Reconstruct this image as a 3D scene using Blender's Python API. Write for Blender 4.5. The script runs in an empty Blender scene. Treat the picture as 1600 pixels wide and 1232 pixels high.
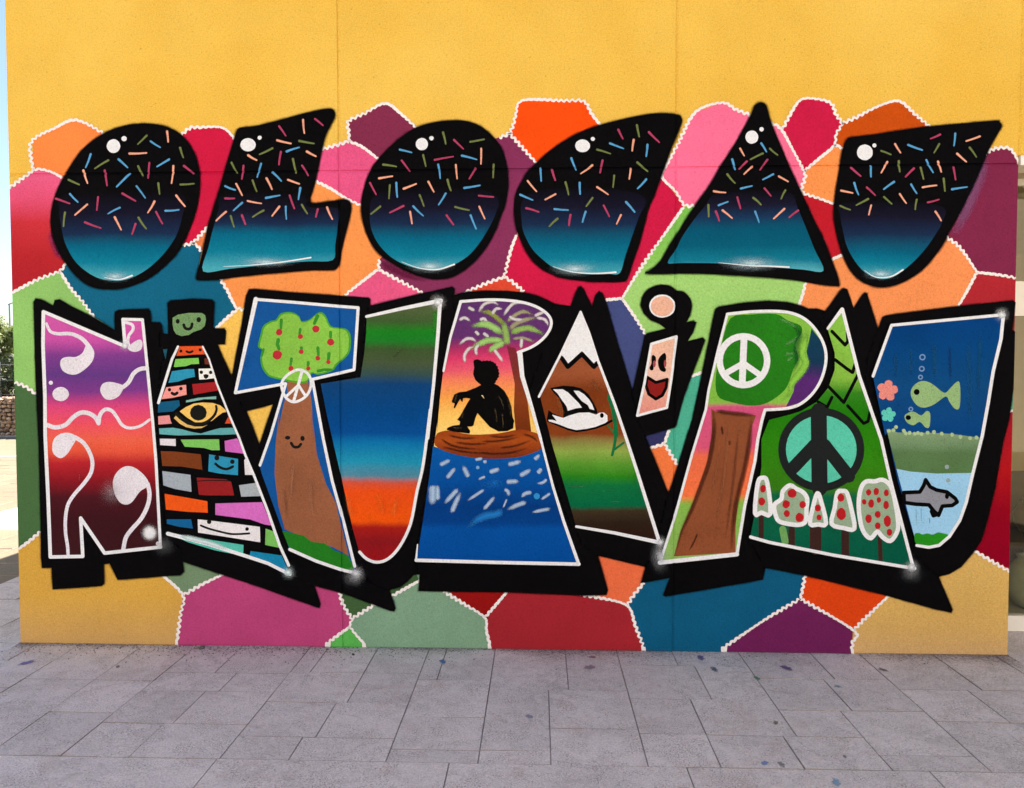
import bpy, bmesh, math, random
from mathutils import Vector, Matrix
from mathutils.geometry import delaunay_2d_cdt

random.seed(7)
scene = bpy.context.scene
C = scene.collection

# ------------------------------------------------------------------ camera
PW, PH, PF = 1600.0, 1232.0, 1170.0
CAM = Vector((0.0, -4.20049, 1.59946))
YAW, PITCH, ROLL = -0.0355, 0.03533, -0.00104
_n = Vector((math.sin(YAW) * math.cos(PITCH), math.cos(YAW) * math.cos(PITCH), -math.sin(PITCH)))
_r0 = Vector((math.cos(YAW), -math.sin(YAW), 0))
_u0 = _r0.cross(_n)
CR = _r0 * math.cos(ROLL) + _u0 * math.sin(ROLL)
CU = -_r0 * math.sin(ROLL) + _u0 * math.cos(ROLL)
CN = _n
cam_d = bpy.data.cameras.new('camera')
cam_d.sensor_width = 36.0
cam_d.lens = PF / PW * 36.0
cam_d.clip_end = 2000
cam_d.clip_start = 0.05
cam = bpy.data.objects.new('camera', cam_d)
C.objects.link(cam)
m = Matrix(((CR.x, CU.x, -CN.x, CAM.x), (CR.y, CU.y, -CN.y, CAM.y), (CR.z, CU.z, -CN.z, CAM.z), (0, 0, 0, 1)))
cam.matrix_world = m
scene.camera = cam

# ------------------------------------------------------------------ sky and sun
SUN_TO = Vector((1.5, 3.1, 4.25)).normalized()      # towards the sun: behind the building, to the right
EL = math.asin(SUN_TO.z)
AZ = math.atan2(SUN_TO.x, SUN_TO.y)
world = bpy.data.worlds.new('World')
scene.world = world
world.use_nodes = True
wn = world.node_tree
bg = wn.nodes['Background']
sky = wn.nodes.new('ShaderNodeTexSky')
sky.sky_type = 'NISHITA'
sky.sun_disc = False
sky.sun_elevation = EL
sky.sun_rotation = AZ
sky.air_density = 1.0
sky.dust_density = 1.0
sky.ozone_density = 1.0
wn.links.new(sky.outputs[0], bg.inputs[0])
bg.inputs[1].default_value = 0.06
sun_d = bpy.data.lights.new('sun', 'SUN')
sun_d.energy = 5.0
sun_d.angle = math.radians(0.5)
sun_d.color = (1.0, 0.93, 0.82)
sun = bpy.data.objects.new('sun', sun_d)
C.objects.link(sun)
sun.location = SUN_TO * 30
sun.rotation_euler = (-SUN_TO).to_track_quat('-Z', 'Y').to_euler()
vs = scene.view_settings
vs.view_transform = 'Standard'
vs.look = 'None'
vs.exposure = 2.02
vs.gamma = 1.0
GAIN = (1.2, 1.08, 0.96)      # light reaching the shaded wall, per channel, at this exposure

# ------------------------------------------------------------------ helpers
def tag(o, label=None, cat=None, group=None, kind=None):
    if label: o['label'] = label
    if cat: o['category'] = cat
    if group: o['group'] = group
    if kind: o['kind'] = kind
    return o

def empty(name, loc=(0, 0, 0)):
    o = bpy.data.objects.new(name, None)
    o.empty_display_size = 0.1
    C.objects.link(o)
    o.location = loc
    return o

def link(name, me, mat=None, parent=None):
    o = bpy.data.objects.new(name, me)
    C.objects.link(o)
    if mat and not me.materials: me.materials.append(mat)
    if parent:
        o.parent = parent
        o.matrix_parent_inverse = Matrix.Translation(parent.location).inverted() if parent.parent is None else Matrix.Identity(4)
    return o

def from_bm(name, bm, mat=None, parent=None):
    me = bpy.data.meshes.new(name)
    bm.to_mesh(me)
    bm.free()
    return link(name, me, mat, parent)

def add_box(bm, x0, x1, y0, y1, z0, z1):
    v = [bm.verts.new(p) for p in ((x0, y0, z0), (x1, y0, z0), (x1, y1, z0), (x0, y1, z0), (x0, y0, z1), (x1, y0, z1), (x1, y1, z1), (x0, y1, z1))]
    for f in ((0, 3, 2, 1), (4, 5, 6, 7), (0, 1, 5, 4), (1, 2, 6, 5), (2, 3, 7, 6), (3, 0, 4, 7)):
        bm.faces.new([v[i] for i in f])

def box(name, x0, x1, y0, y1, z0, z1, mat, parent=None, bevel=0.0):
    bm = bmesh.new()
    add_box(bm, x0, x1, y0, y1, z0, z1)
    if bevel:
        bmesh.ops.bevel(bm, geom=list(bm.edges), offset=bevel, segments=2, affect='EDGES', profile=0.6)
    return from_bm(name, bm, mat, parent)

def s2l(c):
    out = []
    for v in c:
        v = v / 255.0
        out.append(v / 12.92 if v <= 0.04045 else ((v + 0.055) / 1.055) ** 2.4)
    return out

def base(c):
    """paint colour of a surface that the photograph shows as sRGB c in the open shade"""
    return tuple(min(0.88, max(0.001, l / g)) for l, g in zip(s2l(c), GAIN)) + (1.0,)

# ------------------------------------------------------------------ materials
def new_mat(name):
    mt = bpy.data.materials.new(name)
    mt.use_nodes = True
    nt = mt.node_tree
    return mt, nt, nt.nodes['Principled BSDF']

def N(nt, t, **kw):
    n = nt.nodes.new(t)
    for k, v in kw.items():
        setattr(n, k, v)
    return n

def noise(nt, co, scale, detail=3.0, rough=0.6, dist=0.0):
    n = N(nt, 'ShaderNodeTexNoise')
    n.inputs['Scale'].default_value = scale
    n.inputs['Detail'].default_value = detail
    n.inputs['Roughness'].default_value = rough
    n.inputs['Distortion'].default_value = dist
    nt.links.new(co, n.inputs['Vector'])
    return n

def maprange(nt, sock, a, b, c, d):
    n = N(nt, 'ShaderNodeMapRange')
    n.inputs[1].default_value = a; n.inputs[2].default_value = b
    n.inputs[3].default_value = c; n.inputs[4].default_value = d
    nt.links.new(sock, n.inputs[0])
    return n.outputs[0]

def mixc(nt, fac, a, b, mode='MIX'):
    n = N(nt, 'ShaderNodeMix', data_type='RGBA', blend_type=mode)
    for sock, v in ((n.inputs[0], fac), (n.inputs[6], a), (n.inputs[7], b)):
        if isinstance(v, (int, float)): sock.default_value = v
        elif isinstance(v, tuple): sock.default_value = v
        else: nt.links.new(v, sock)
    return n.outputs[2]

def math_n(nt, op, a, b=None):
    n = N(nt, 'ShaderNodeMath', operation=op)
    for i, v in enumerate((a, b)):
        if v is None: continue
        if isinstance(v, (int, float)): n.inputs[i].default_value = v
        else: nt.links.new(v, n.inputs[i])
    return n.outputs[0]

def stucco(nt, bsdf, co, col, rough, grain=1.0, bump=0.55, patchy=0.05):
    """fine render-coat relief, pore speckle and uneven coverage on a paint colour"""
    n1 = noise(nt, co, 130, 4, 0.7)
    n2 = noise(nt, co, 3.2, 5, 0.6)
    n3 = noise(nt, co, 75, 2, 0.5)
    v1 = maprange(nt, n1.outputs[0], 0.3, 0.7, 1 - 0.17 * grain, 1 + 0.15 * grain)
    v2 = maprange(nt, n2.outputs[0], 0.3, 0.7, 1 - patchy, 1 + patchy)
    v3 = maprange(nt, n3.outputs[0], 0.28, 0.40, 1 - 0.15 * grain, 1.0)
    v = math_n(nt, 'MULTIPLY', math_n(nt, 'MULTIPLY', v1, v2), v3)
    hsv = N(nt, 'ShaderNodeHueSaturation')
    nt.links.new(v, hsv.inputs['Value'])
    if isinstance(col, tuple): hsv.inputs['Color'].default_value = col
    else: nt.links.new(col, hsv.inputs['Color'])
    nt.links.new(hsv.outputs[0], bsdf.inputs['Base Color'])
    bsdf.inputs['Roughness'].default_value = rough
    bsdf.inputs['Specular IOR Level'].default_value = 0.02 if not isinstance(col, tuple) or max(col[:3]) < 0.01 else 0.08
    hgt = math_n(nt, 'ADD', math_n(nt, 'MULTIPLY', n1.outputs[0], 0.5), n3.outputs[0])
    b = N(nt, 'ShaderNodeBump')
    b.inputs['Strength'].default_value = bump
    b.inputs['Distance'].default_value = 0.0025
    nt.links.new(hgt, b.inputs['Height'])
    nt.links.new(b.outputs[0], bsdf.inputs['Normal'])

_pm = {}
def paint(c, rough=0.62, grain=1.0, patchy=0.075):
    key = (c, rough, grain, patchy)
    if key in _pm: return _pm[key]
    mt, nt, b = new_mat('paint_%d_%d_%d' % c)
    co = N(nt, 'ShaderNodeTexCoord').outputs['Object']
    stucco(nt, b, co, base(c), rough, grain, 0.55, patchy)
    _pm[key] = mt
    return mt

def wall_z(py, px=800):
    return W((px, py))[1]

def gradient(name, stops, px=800, rough=0.6, wob=0.02, spray=0.012, patchy=0.05):
    """sprayed blend: colours at photograph heights, with ragged overspray between them"""
    mt, nt, b = new_mat(name)
    co = N(nt, 'ShaderNodeTexCoord').outputs['Object']
    sep = N(nt, 'ShaderNodeSeparateXYZ')
    nt.links.new(co, sep.inputs[0])
    n1 = noise(nt, co, 2.6, 3, 0.55)
    n2 = noise(nt, co, 210, 2, 0.7)
    z = math_n(nt, 'ADD', sep.outputs[2], maprange(nt, n1.outputs[0], 0.2, 0.8, -wob, wob))
    z = math_n(nt, 'ADD', z, maprange(nt, n2.outputs[0], 0.2, 0.8, -spray, spray))
    zs = [(wall_z(py, px), c) for py, c in stops]
    zmax, zmin = zs[0][0], zs[-1][0]
    fac = maprange(nt, z, zmax, zmin, 0.0, 1.0)
    r = N(nt, 'ShaderNodeValToRGB')
    el = r.color_ramp.elements
    while len(el) < len(zs): el.new(0.5)
    for e, (zz, c) in zip(el, zs):
        e.position = (zmax - zz) / (zmax - zmin)
    for i, (zz, c) in enumerate(zs):
        el[i].position = (zmax - zz) / (zmax - zmin)
        el[i].color = base(c)
    nt.links.new(fac, r.inputs[0])
    stucco(nt, b, co, r.outputs[0], rough, 1.0, 0.55, patchy)
    return mt

_sm = {}
def soft(c, strength=1.0):
    """thin overspray: paint whose coverage fades out into speckle"""
    key = (c, strength)
    if key in _sm: return _sm[key]
    mt, nt, b = new_mat('overspray_%d_%d_%d' % c)
    co = N(nt, 'ShaderNodeTexCoord').outputs['Object']
    stucco(nt, b, co, base(c), 0.65)
    at = N(nt, 'ShaderNodeAttribute', attribute_name='cover')
    n1 = noise(nt, co, 190, 2, 0.7)
    g = maprange(nt, n1.outputs[0], 0.25, 0.75, -0.32, 0.32)
    a = math_n(nt, 'MULTIPLY', at.outputs['Fac'], strength)
    edge = math_n(nt, 'MULTIPLY', math_n(nt, 'SUBTRACT', 1.0, at.outputs['Fac']), at.outputs['Fac'])
    a = math_n(nt, 'ADD', a, math_n(nt, 'MULTIPLY', g, math_n(nt, 'MULTIPLY', edge, 3.2)))
    cl = N(nt, 'ShaderNodeClamp')
    nt.links.new(a, cl.inputs[0])
    tr = N(nt, 'ShaderNodeBsdfTransparent')
    mx = N(nt, 'ShaderNodeMixShader')
    nt.links.new(cl.outputs[0], mx.inputs[0])
    nt.links.new(tr.outputs[0], mx.inputs[1])
    nt.links.new(b.outputs[0], mx.inputs[2])
    nt.links.new(mx.outputs[0], nt.nodes['Material Output'].inputs[0])
    _sm[key] = mt
    return mt

def simple(name, col, rough=0.6, nscale=8.0, namp=0.12, bump=0.0, bscale=60, metallic=0.0):
    mt, nt, b = new_mat(name)
    co = N(nt, 'ShaderNodeTexCoord').outputs['Object']
    n1 = noise(nt, co, nscale, 4)
    v = maprange(nt, n1.outputs[0], 0.3, 0.7, 1 - namp, 1 + namp)
    h = N(nt, 'ShaderNodeHueSaturation')
    h.inputs['Color'].default_value = tuple(col) + (1,)
    nt.links.new(v, h.inputs['Value'])
    nt.links.new(h.outputs[0], b.inputs['Base Color'])
    b.inputs['Roughness'].default_value = rough
    b.inputs['Metallic'].default_value = metallic
    if bump:
        n2 = noise(nt, co, bscale, 3)
        bp = N(nt, 'ShaderNodeBump')
        bp.inputs['Strength'].default_value = bump
        bp.inputs['Distance'].default_value = 0.004
        nt.links.new(n2.outputs[0], bp.inputs['Height'])
        nt.links.new(bp.outputs[0], b.inputs['Normal'])
    return mt

# ------------------------------------------------------------------ photograph -> wall / ground
XL, XR, ZJ = -3.0143, 2.6037, 2.7029
GX = [-1.1206, 0.7543]           # upright joints between the wall panels
def W(p):
    d = CR * ((p[0] - PW / 2) / PF) - CU * ((p[1] - PH / 2) / PF) + CN
    t = -CAM.y / d.y
    return CAM.x + t * d.x, CAM.z + t * d.z

def G(p):
    d = CR * ((p[0] - PW / 2) / PF) - CU * ((p[1] - PH / 2) / PF) + CN
    t = -CAM.z / d.z
    return CAM.x + t * d.x, CAM.y + t * d.y

# ================================================================== THE SETTING: ground and pavement
def concrete(name, c, dark):
    mt, nt, b = new_mat(name)
    co = N(nt, 'ShaderNodeTexCoord').outputs['Object']
    oi = N(nt, 'ShaderNodeObjectInfo')
    n1 = noise(nt, co, 1.3, 6, 0.65, 0.4)
    n2 = noise(nt, co, 9.0, 8, 0.75, 0.8)
    n3 = noise(nt, co, 120, 3, 0.7)
    n4 = noise(nt, co, 4.5, 6, 0.7, 1.2)
    col = mixc(nt, maprange(nt, n1.outputs[0], 0.35, 0.7, 0.0, 1.0), tuple(c) + (1,), tuple(v * 0.9 for v in c) + (1,))
    col = mixc(nt, maprange(nt, n4.outputs[0], 0.54, 0.68, 0.0, 0.55), col, (c[0] * 0.80, c[1] * 0.72, c[2] * 0.68, 1))
    wear = math_n(nt, 'MULTIPLY', maprange(nt, n2.outputs[0], 0.50, 0.62, 0.0, 0.9), maprange(nt, n1.outputs[0], 0.42, 0.6, 0.12, 0.9))
    wear = math_n(nt, 'MULTIPLY', wear, maprange(nt, n3.outputs[0], 0.4, 0.6, 0.25, 1.0))
    n5 = noise(nt, co, 24, 6, 0.85, 2.6)
    scr = math_n(nt, 'MULTIPLY', maprange(nt, n5.outputs[0], 0.53, 0.60, 0.0, 0.7), maprange(nt, n1.outputs[0], 0.36, 0.62, 0.2, 1.0))
    wear = math_n(nt, 'MAXIMUM', math_n(nt, 'MULTIPLY', wear, 0.6), scr)
    n6 = noise(nt, co, 150, 3, 0.7)
    n7 = noise(nt, co, 6.0, 5, 0.7, 1.5)
    spk = math_n(nt, 'MULTIPLY', maprange(nt, n6.outputs[0], 0.50, 0.60, 0.0, 0.9), maprange(nt, n7.outputs[0], 0.42, 0.60, 0.10, 1.0))
    wear = math_n(nt, 'MAXIMUM', wear, spk)
    col = mixc(nt, wear, col, tuple(dark) + (1,))
    v = math_n(nt, 'MULTIPLY', maprange(nt, oi.outputs['Random'], 0, 1, 0.93, 1.06), maprange(nt, n3.outputs[0], 0.3, 0.7, 0.78, 1.2))
    h = N(nt, 'ShaderNodeHueSaturation')
    nt.links.new(v, h.inputs['Value'])
    nt.links.new(col, h.inputs['Color'])
    nt.links.new(h.outputs[0], b.inputs['Base Color'])
    b.inputs['Roughness'].default_value = 0.78
    b.inputs['Specular IOR Level'].default_value = 0.3
    hg = math_n(nt, 'ADD', math_n(nt, 'MULTIPLY', n2.outputs[0], 1.2), math_n(nt, 'MULTIPLY', n3.outputs[0], 0.35))
    bp = N(nt, 'ShaderNodeBump')
    bp.inputs['Strength'].default_value = 0.9
    bp.inputs['Distance'].default_value = 0.009
    nt.links.new(hg, bp.inputs['Height'])
    nt.links.new(bp.outputs[0], b.inputs['Normal'])
    return mt

M_SLAB = concrete('stamped_concrete', (0.72, 0.665, 0.66), (0.22, 0.2, 0.19))
M_JOINT = concrete('joint_grout', (0.38, 0.345, 0.34), (0.24, 0.22, 0.215))
M_SUNPAVE = concrete('sun_toned_paving', (0.22, 0.18, 0.12), (0.14, 0.11, 0.07))  # copy of the concrete with the sunlight's cream tone put into its colour

bm = bmesh.new()
S = 900
v = [bm.verts.new(p) for p in ((-S, -S, -0.014), (S, -S, -0.014), (S, S, -0.014), (-S, S, -0.014))]
bm.faces.new(v)
tag(from_bm('ground', bm, M_SUNPAVE), 'concrete paving coloured with a sunlit cream tone, reaching out to the low stone wall', kind='structure')

pavement = empty('pavement', (0, 0, 0))
tag(pavement, 'grey stamped concrete pavement of ashlar slabs in front of the mural', kind='structure')
slab_n = [0]
def slab(x0, x1, y0, y1, mat=None):
    g = 0.0013
    bm = bmesh.new()
    x0 += g; x1 -= g; y0 += g; y1 -= g
    cx, cy = (x0 + x1) / 2, (y0 + y1) / 2
    dz = random.uniform(-0.0012, 0.0012)
    tx, ty = random.uniform(-.0015, .0015), random.uniform(-.0015, .0015)
    e = 0.0015
    low = [bm.verts.new((x, y, -0.0135)) for x, y in ((x0, y0), (x1, y0), (x1, y1), (x0, y1))]
    mid = [bm.verts.new((x, y, -0.004)) for x, y in ((x0, y0), (x1, y0), (x1, y1), (x0, y1))]
    top = [bm.verts.new((x, y, dz + tx * (1 if x > cx else -1) + ty * (1 if y > cy else -1))) for x, y in ((x0 + e, y0 + e), (x1 - e, y0 + e), (x1 - e, y1 - e), (x0 + e, y1 - e))]
    for a, b_ in ((low, mid), (mid, top)):
        for i in range(4):
            j = (i + 1) % 4
            bm.faces.new((a[i], a[j], b_[j], b_[i]))
    for f in bm.faces: f.material_index = 1
    bm.faces.new(top)
    o = from_bm('paving_slab', bm, mat or M_SLAB, pavement)
    o.data.materials.append(M_JOINT)
    slab_n[0] += 1
    return o

def sub(x0, x1, ys):
    for a, b_ in zip(ys, ys[1:]):
        slab(x0, x1, min(a, b_), max(a, b_))

YB = -1.235
# slabs measured from the joints seen in the photograph
sub(-2.65, -2.28, (0.0, -0.485, YB)); sub(-2.28, -1.97, (0.0, -0.49, -0.845, YB))
for xs, y0, y1 in (((-1.97, -1.70, -1.305), 0, -.38), ((-1.97, -1.58, -1.305), -.38, -.605), ((-1.97, -1.645, -1.305), -.605, -.94), ((-1.97, -1.685, -1.305), -.94, YB),
                   ((-1.305, -1.20, -.915, -.62), 0, -.36), ((-1.305, -.915, -.62), -.36, -.705), ((-1.305, -.965, -.62), -.705, -1.045), ((-1.305, -1.02, -.62), -1.045, YB),
                   ((-.62, -.52, -.245), 0, -.435), ((-.62, -.245), -.435, -.84), ((-.62, -.245), -.84, -1.13), ((-.62, -.245), -1.13, YB),
                   ((-.245, .15, .44), 0, -.53), ((-.245, .05), -.53, -1.13), ((-.245, .05), -1.13, YB), ((.05, .44), -.53, -.93), ((.05, .44), -.93, YB),
                   ((.44, .75, 1.12), 0, -.205), ((.44, .835, 1.12), -.205, -.62), ((.44, .73, 1.12), -.62, -.965), ((.44, .73, 1.06), -.965, YB), ((1.06, 1.405), -.965, YB),
                   ((1.12, 1.52, 1.79), 0, -.355), ((1.12, 1.46, 1.79), -.355, -.715), ((1.12, 1.405), -.715, -.965), ((1.405, 1.79), -.715, -1.11), ((1.405, 1.79), -1.11, YB),
                   ((1.79, 2.195, 2.53), 0, -.47), ((1.79, 2.12, 2.53), -.47, -.81), ((1.79, 2.05, 2.53), -.81, YB),
                   ((2.53, 2.9, 3.2), 0, -.36), ((2.53, 2.85, 3.2), -.36, -.75), ((2.53, 3.2), -.75, YB),
                   ((2.61, 3.05, 3.5), .40, 0), ((3.2, 3.6, 3.87), 0, -.4), ((3.2, 3.5, 3.87), -.4, -.8), ((3.2, 3.87), -.8, YB)):
    for a, b_ in zip(xs, xs[1:]):
        slab(a, b_, y1 if y1 < y0 else y0, y0 if y1 < y0 else y1)
x = -3.22
while x < 3.8:
    slab(x, x + 0.953, -1.78, YB); x += 0.953
x = -2.9
while x < 3.4:
    slab(x, x + 0.8, -2.4, -1.78); x += 0.8
def strip(xa, xb, ya, yb, keep=None, mat=None):
    y = ya
    while y < yb - 0.05:
        h = random.choice((0.30, 0.34, 0.36, 0.40))
        y2 = min(y + h, yb)
        cuts = [xa, xb] if random.random() < 0.25 else [xa, xa + (xb - xa) * random.choice((0.38, 0.45, 0.56, 0.62)), xb]
        for a, b_ in zip(cuts, cuts[1:]):
            if keep is None or keep((a + b_) / 2, (y + y2) / 2):
                slab(a, b_, y, y2, mat)
        y = y2
for k in range(5):
    xa = -2.65 - 0.67 * (k + 1)
    strip(xa, xa + 0.67, YB, 0.0)
    if k: strip(xa, xa + 0.67, 0.0, 3.0, lambda x, y: x < -3.3 - 0.2 * y, M_SUNPAVE if k >= 2 else None)
    else: strip(xa, -3.02, 0.0, 3.0)
def in_wedge(x, y):
    t = (y - CAM.y)
    return -0.87 * t < x < -0.64 * t
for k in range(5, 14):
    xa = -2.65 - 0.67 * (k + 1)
    strip(xa, xa + 0.67, 1.4, 9.0, in_wedge, M_SUNPAVE)
bm = bmesh.new()
for f in (((-12.1, YB - 1.2), (4.0, YB - 1.2), (4.0, 0.45), (-12.1, 0.45)), ((-12.1, 0.45), (-3.0, 0.45), (-3.0, 9.2), (-12.1, 9.2))):
    bm.faces.new([bm.verts.new((x, y, -0.0048)) for x, y in f])
from_bm('joint_bed', bm, M_JOINT, pavement)

# ================================================================== THE BUILDING
M_YEL = None
def yellow_wall():
    mt, nt, b = new_mat('yellow_render')
    co = N(nt, 'ShaderNodeTexCoord').outputs['Object']
    n1 = noise(nt, co, 0.9, 4, 0.55, 0.3)
    col = mixc(nt, maprange(nt, n1.outputs[0], 0.35, 0.68, 0.0, 1.0), base((245, 197, 89)), base((239, 185, 73)))
    n2 = noise(nt, co, 40, 2, 0.5)
    col = mixc(nt, maprange(nt, n2.outputs[0], 0.24, 0.30, 0.55, 0.0), col, base((170, 125, 45)))
    stucco(nt, b, co, col, 0.7, 1.1, 1.0, 0.04)
    return mt
M_YEL = yellow_wall()
M_WHITE = simple('white_aluminium', (0.78, 0.77, 0.75), 0.35, 6, 0.05)
M_BEIGE = simple('beige_shutter', (0.42, 0.37, 0.28), 0.55, 5, 0.06)
M_ROOM = simple('interior_plaster', (0.72, 0.64, 0.5), 0.8, 3, 0.06)
M_FLOOR = simple('interior_floor', (0.45, 0.44, 0.38), 0.6, 3, 0.1)
mt, nt, b = new_mat('window_glass')
b.inputs['Base Color'].default_value = (0.85, 0.9, 0.86, 1)
b.inputs['Roughness'].default_value = 0.02
b.inputs['Transmission Weight'].default_value = 1.0
b.inputs['IOR'].default_value = 1.45
tr = N(nt, 'ShaderNodeBsdfTransparent'); tr.inputs[0].default_value = (0.88, 0.88, 0.80, 1)
gl = N(nt, 'ShaderNodeBsdfGlossy'); gl.inputs['Roughness'].default_value = 0.03
fr = N(nt, 'ShaderNodeFresnel'); fr.inputs[0].default_value = 1.45
mx = N(nt, 'ShaderNodeMixShader')
nt.links.new(fr.outputs[0], mx.inputs[0]); nt.links.new(tr.outputs[0], mx.inputs[1]); nt.links.new(gl.outputs[0], mx.inputs[2])
nt.links.new(mx.outputs[0], nt.nodes['Material Output'].inputs[0])
M_GLASS = mt

bld = empty('yellow_building', ((XL + XR) / 2, 0.1, 0))
tag(bld, 'yellow rendered building with panel joints and a recessed glazed opening', 'building')
HB, DEPTH = 4.25, 8.0
GD = 0.007                       # joint depth
CH_A, CH_B = 0.0035, 0.014       # steep side / splayed side of a joint
def panel(x0, x1, z0, z1, gl_, gr_, gb_, gt_):
    """a render-coated wall panel; g*: True where that edge meets a joint"""
    bm = bmesh.new()
    ix0 = x0 + (CH_B if gl_ else 0.003); ix1 = x1 - (CH_A if gr_ else 0.003)
    iz0 = z0 + (CH_A if gb_ else 0.003); iz1 = z1 - (CH_B if gt_ else 0.003)
    def yo(e): return GD if e else 0.003
    inner = [(ix0, 0, iz0), (ix1, 0, iz0), (ix1, 0, iz1), (ix0, 0, iz1)]
    # chamfer rings: one quad per edge
    iv = [bm.verts.new(p) for p in inner]
    ov = []
    for (cx, cz, ga, gb2) in ((x0, z0, gl_, gb_), (x1, z0, gr_, gb_), (x1, z1, gr_, gt_), (x0, z1, gl_, gt_)):
        ov.append(bm.verts.new((cx, GD if (ga or gb2) else 0.003, cz)))
    bk = [bm.verts.new((cx, 0.2, cz)) for cx, cz in ((x0, z0), (x1, z0), (x1, z1), (x0, z1))]
    bm.faces.new(iv)
    for i in range(4):
        j = (i + 1) % 4
        bm.faces.new((ov[i], ov[j], iv[j], iv[i]))
        bm.faces.new((bk[i], bk[j], ov[j], ov[i]))
    bm.faces.new(bk[::-1])
    bmesh.ops.recalc_face_normals(bm, faces=bm.faces)
    return from_bm('wall_panel', bm, M_YEL, bld)
cols = [XL, GX[0], GX[1], XR, 4.46, 6.32]
for i in range(5):
    if i < 3:
        panel(cols[i], cols[i + 1], -0.03, ZJ, i > 0, i < 2, False, True)
    panel(cols[i], cols[i + 1], ZJ if i < 3 else ZJ + 0.045, HB, i > 0, i < 4, i < 3, False)
box('side_wall', XL + 0.002, XL + 0.2, 0.2, DEPTH, -0.03, HB, M_YEL, bld)
box('side_wall', 6.12, 6.318, 0.2, DEPTH, -0.03, HB, M_YEL, bld)
box('back_wall', XL + 0.2, 6.12, DEPTH - 0.2, DEPTH, -0.03, HB, M_YEL, bld)
box('roof', XL + 0.2, 6.12, 0.2, DEPTH - 0.2, HB - 0.35, HB - 0.15, M_ROOM, bld)
box('reveal', XR - 0.2, XR - 0.003, 0.2, 0.42, -0.03, ZJ + 0.2, M_YEL, bld)
box('party_wall', XR - 0.2, XR - 0.01, 0.42, 4.0, -0.02, ZJ + 0.2, M_ROOM, bld)
box('room_back_wall', XR - 0.01, 6.12, 3.8, 4.0, -0.02, ZJ + 0.2, M_ROOM, bld)
box('room_floor', XR - 0.01, 6.12, 0.44, 3.8, -0.05, 0.06, M_FLOOR, bld)
box('room_ceiling', XR - 0.01, 6.12, 0.2, 4.0, ZJ + 0.06, ZJ + 0.2, M_ROOM, bld)
box('lintel_trim', XR + 0.004, 6.318, -0.012, 0.16, ZJ - 0.012, ZJ + 0.042, M_WHITE, bld, 0.003)
win = empty('window', (4.4, 0.4, 0))
win.parent = bld; win.matrix_parent_inverse = Matrix.Translation(bld.location).inverted()
tag(win, 'white framed glazing set back in the opening')
def wpart(name, *a):
    o = box(name, *a)
    o.parent = win
    o.matrix_parent_inverse = Matrix.Translation(win.location).inverted()
    return o
def glz(py):      # height on the glazing plane for a photograph row at the right-hand edge
    d = CR * ((1592 - PW / 2) / PF) - CU * ((py - PH / 2) / PF) + CN
    t = (0.38 - CAM.y) / d.y
    return CAM.z + t * d.z
FX0, FX1 = XR - 0.002, 6.118
wpart('bottom_rail', FX0, FX1, 0.38, 0.44, glz(987), glz(963), M_WHITE)
wpart('transom', FX0, FX1, 0.375, 0.44, glz(494), glz(440), M_WHITE)
wpart('head_rail', FX0, FX1, 0.38, 0.44, glz(290), glz(280), M_WHITE)
wpart('shutter_box', FX0, FX1, 0.36, 0.5, glz(280), ZJ + 0.06, M_BEIGE)
for x in (3.9, 5.1):
    wpart('mullion', x, x + 0.06, 0.382, 0.438, glz(963), glz(494), M_WHITE)
    wpart('mullion', x, x + 0.06, 0.382, 0.438, glz(440), glz(290), M_WHITE)
for a, b_ in ((FX0, 3.9), (3.96, 5.1), (5.16, FX1)):
    wpart('pane', a, b_, 0.405, 0.411, glz(963), glz(494), M_GLASS)
    wpart('pane', a, b_, 0.405, 0.411, glz(440), glz(290), M_GLASS)

# pots standing on a bench just behind the glazing
def lathe(name, prof, loc, mat, parent=None, seg=28):
    bm = bmesh.new()
    rings = []
    for r, z in prof:
        rings.append([bm.verts.new((r * math.cos(2 * math.pi * i / seg), r * math.sin(2 * math.pi * i / seg), z)) for i in range(seg)])
    for a, b_ in zip(rings, rings[1:]):
        for i in range(seg):
            j = (i + 1) % seg
            bm.faces.new((a[i], a[j], b_[j], b_[i]))
    bm.faces.new(rings[0][::-1]); bm.faces.new(rings[-1])
    for f in bm.faces: f.smooth = True
    me = bpy.data.meshes.new(name)
    bm.to_mesh(me); bm.free()
    o = link(name, me, mat, parent)
    if parent is None: o.location = loc
    return o
bench = empty('display_bench', (3.35, 1.0, 0.06))
tag(bench, 'low dark bench behind the glazing carrying round pots', 'bench')
M_BENCH = simple('dark_wood', (0.06, 0.045, 0.035), 0.5, 12, 0.2)
box('back_panel', 2.8, 3.9, 1.22, 1.25, 0.06, 0.86, M_BENCH, bench)
box('bench_top', 2.8, 3.9, 0.75, 1.2, 0.42, 0.46, M_BENCH, bench, 0.004)
for xx in (2.84, 3.82):
    for yy in (0.79, 1.12):
        box('leg', xx, xx + 0.045, yy, yy + 0.045, 0.06, 0.422, M_BENCH, bench)
pot_prof = [(0.05, 0), (0.10, 0.02), (0.13, 0.07), (0.135, 0.12), (0.11, 0.17), (0.09, 0.19), (0.10, 0.205), (0.085, 0.205), (0.075, 0.18)]
tag(lathe('clay_pot', [(r * 1.25, z * 1.2) for r, z in pot_prof], (3.40, 0.95, 0.458), simple('umber_glaze', (0.12, 0.085, 0.06), 0.3)), 'dark brown round clay pot on the bench behind the glass', 'pot')
tag(lathe('clay_pot', [(r * 0.9, z * 1.1) for r, z in pot_prof], (3.70, 0.98, 0.458), simple('terracotta', (0.3, 0.16, 0.1), 0.6)), 'reddish terracotta pot on the bench behind the glass', 'pot')
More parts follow.
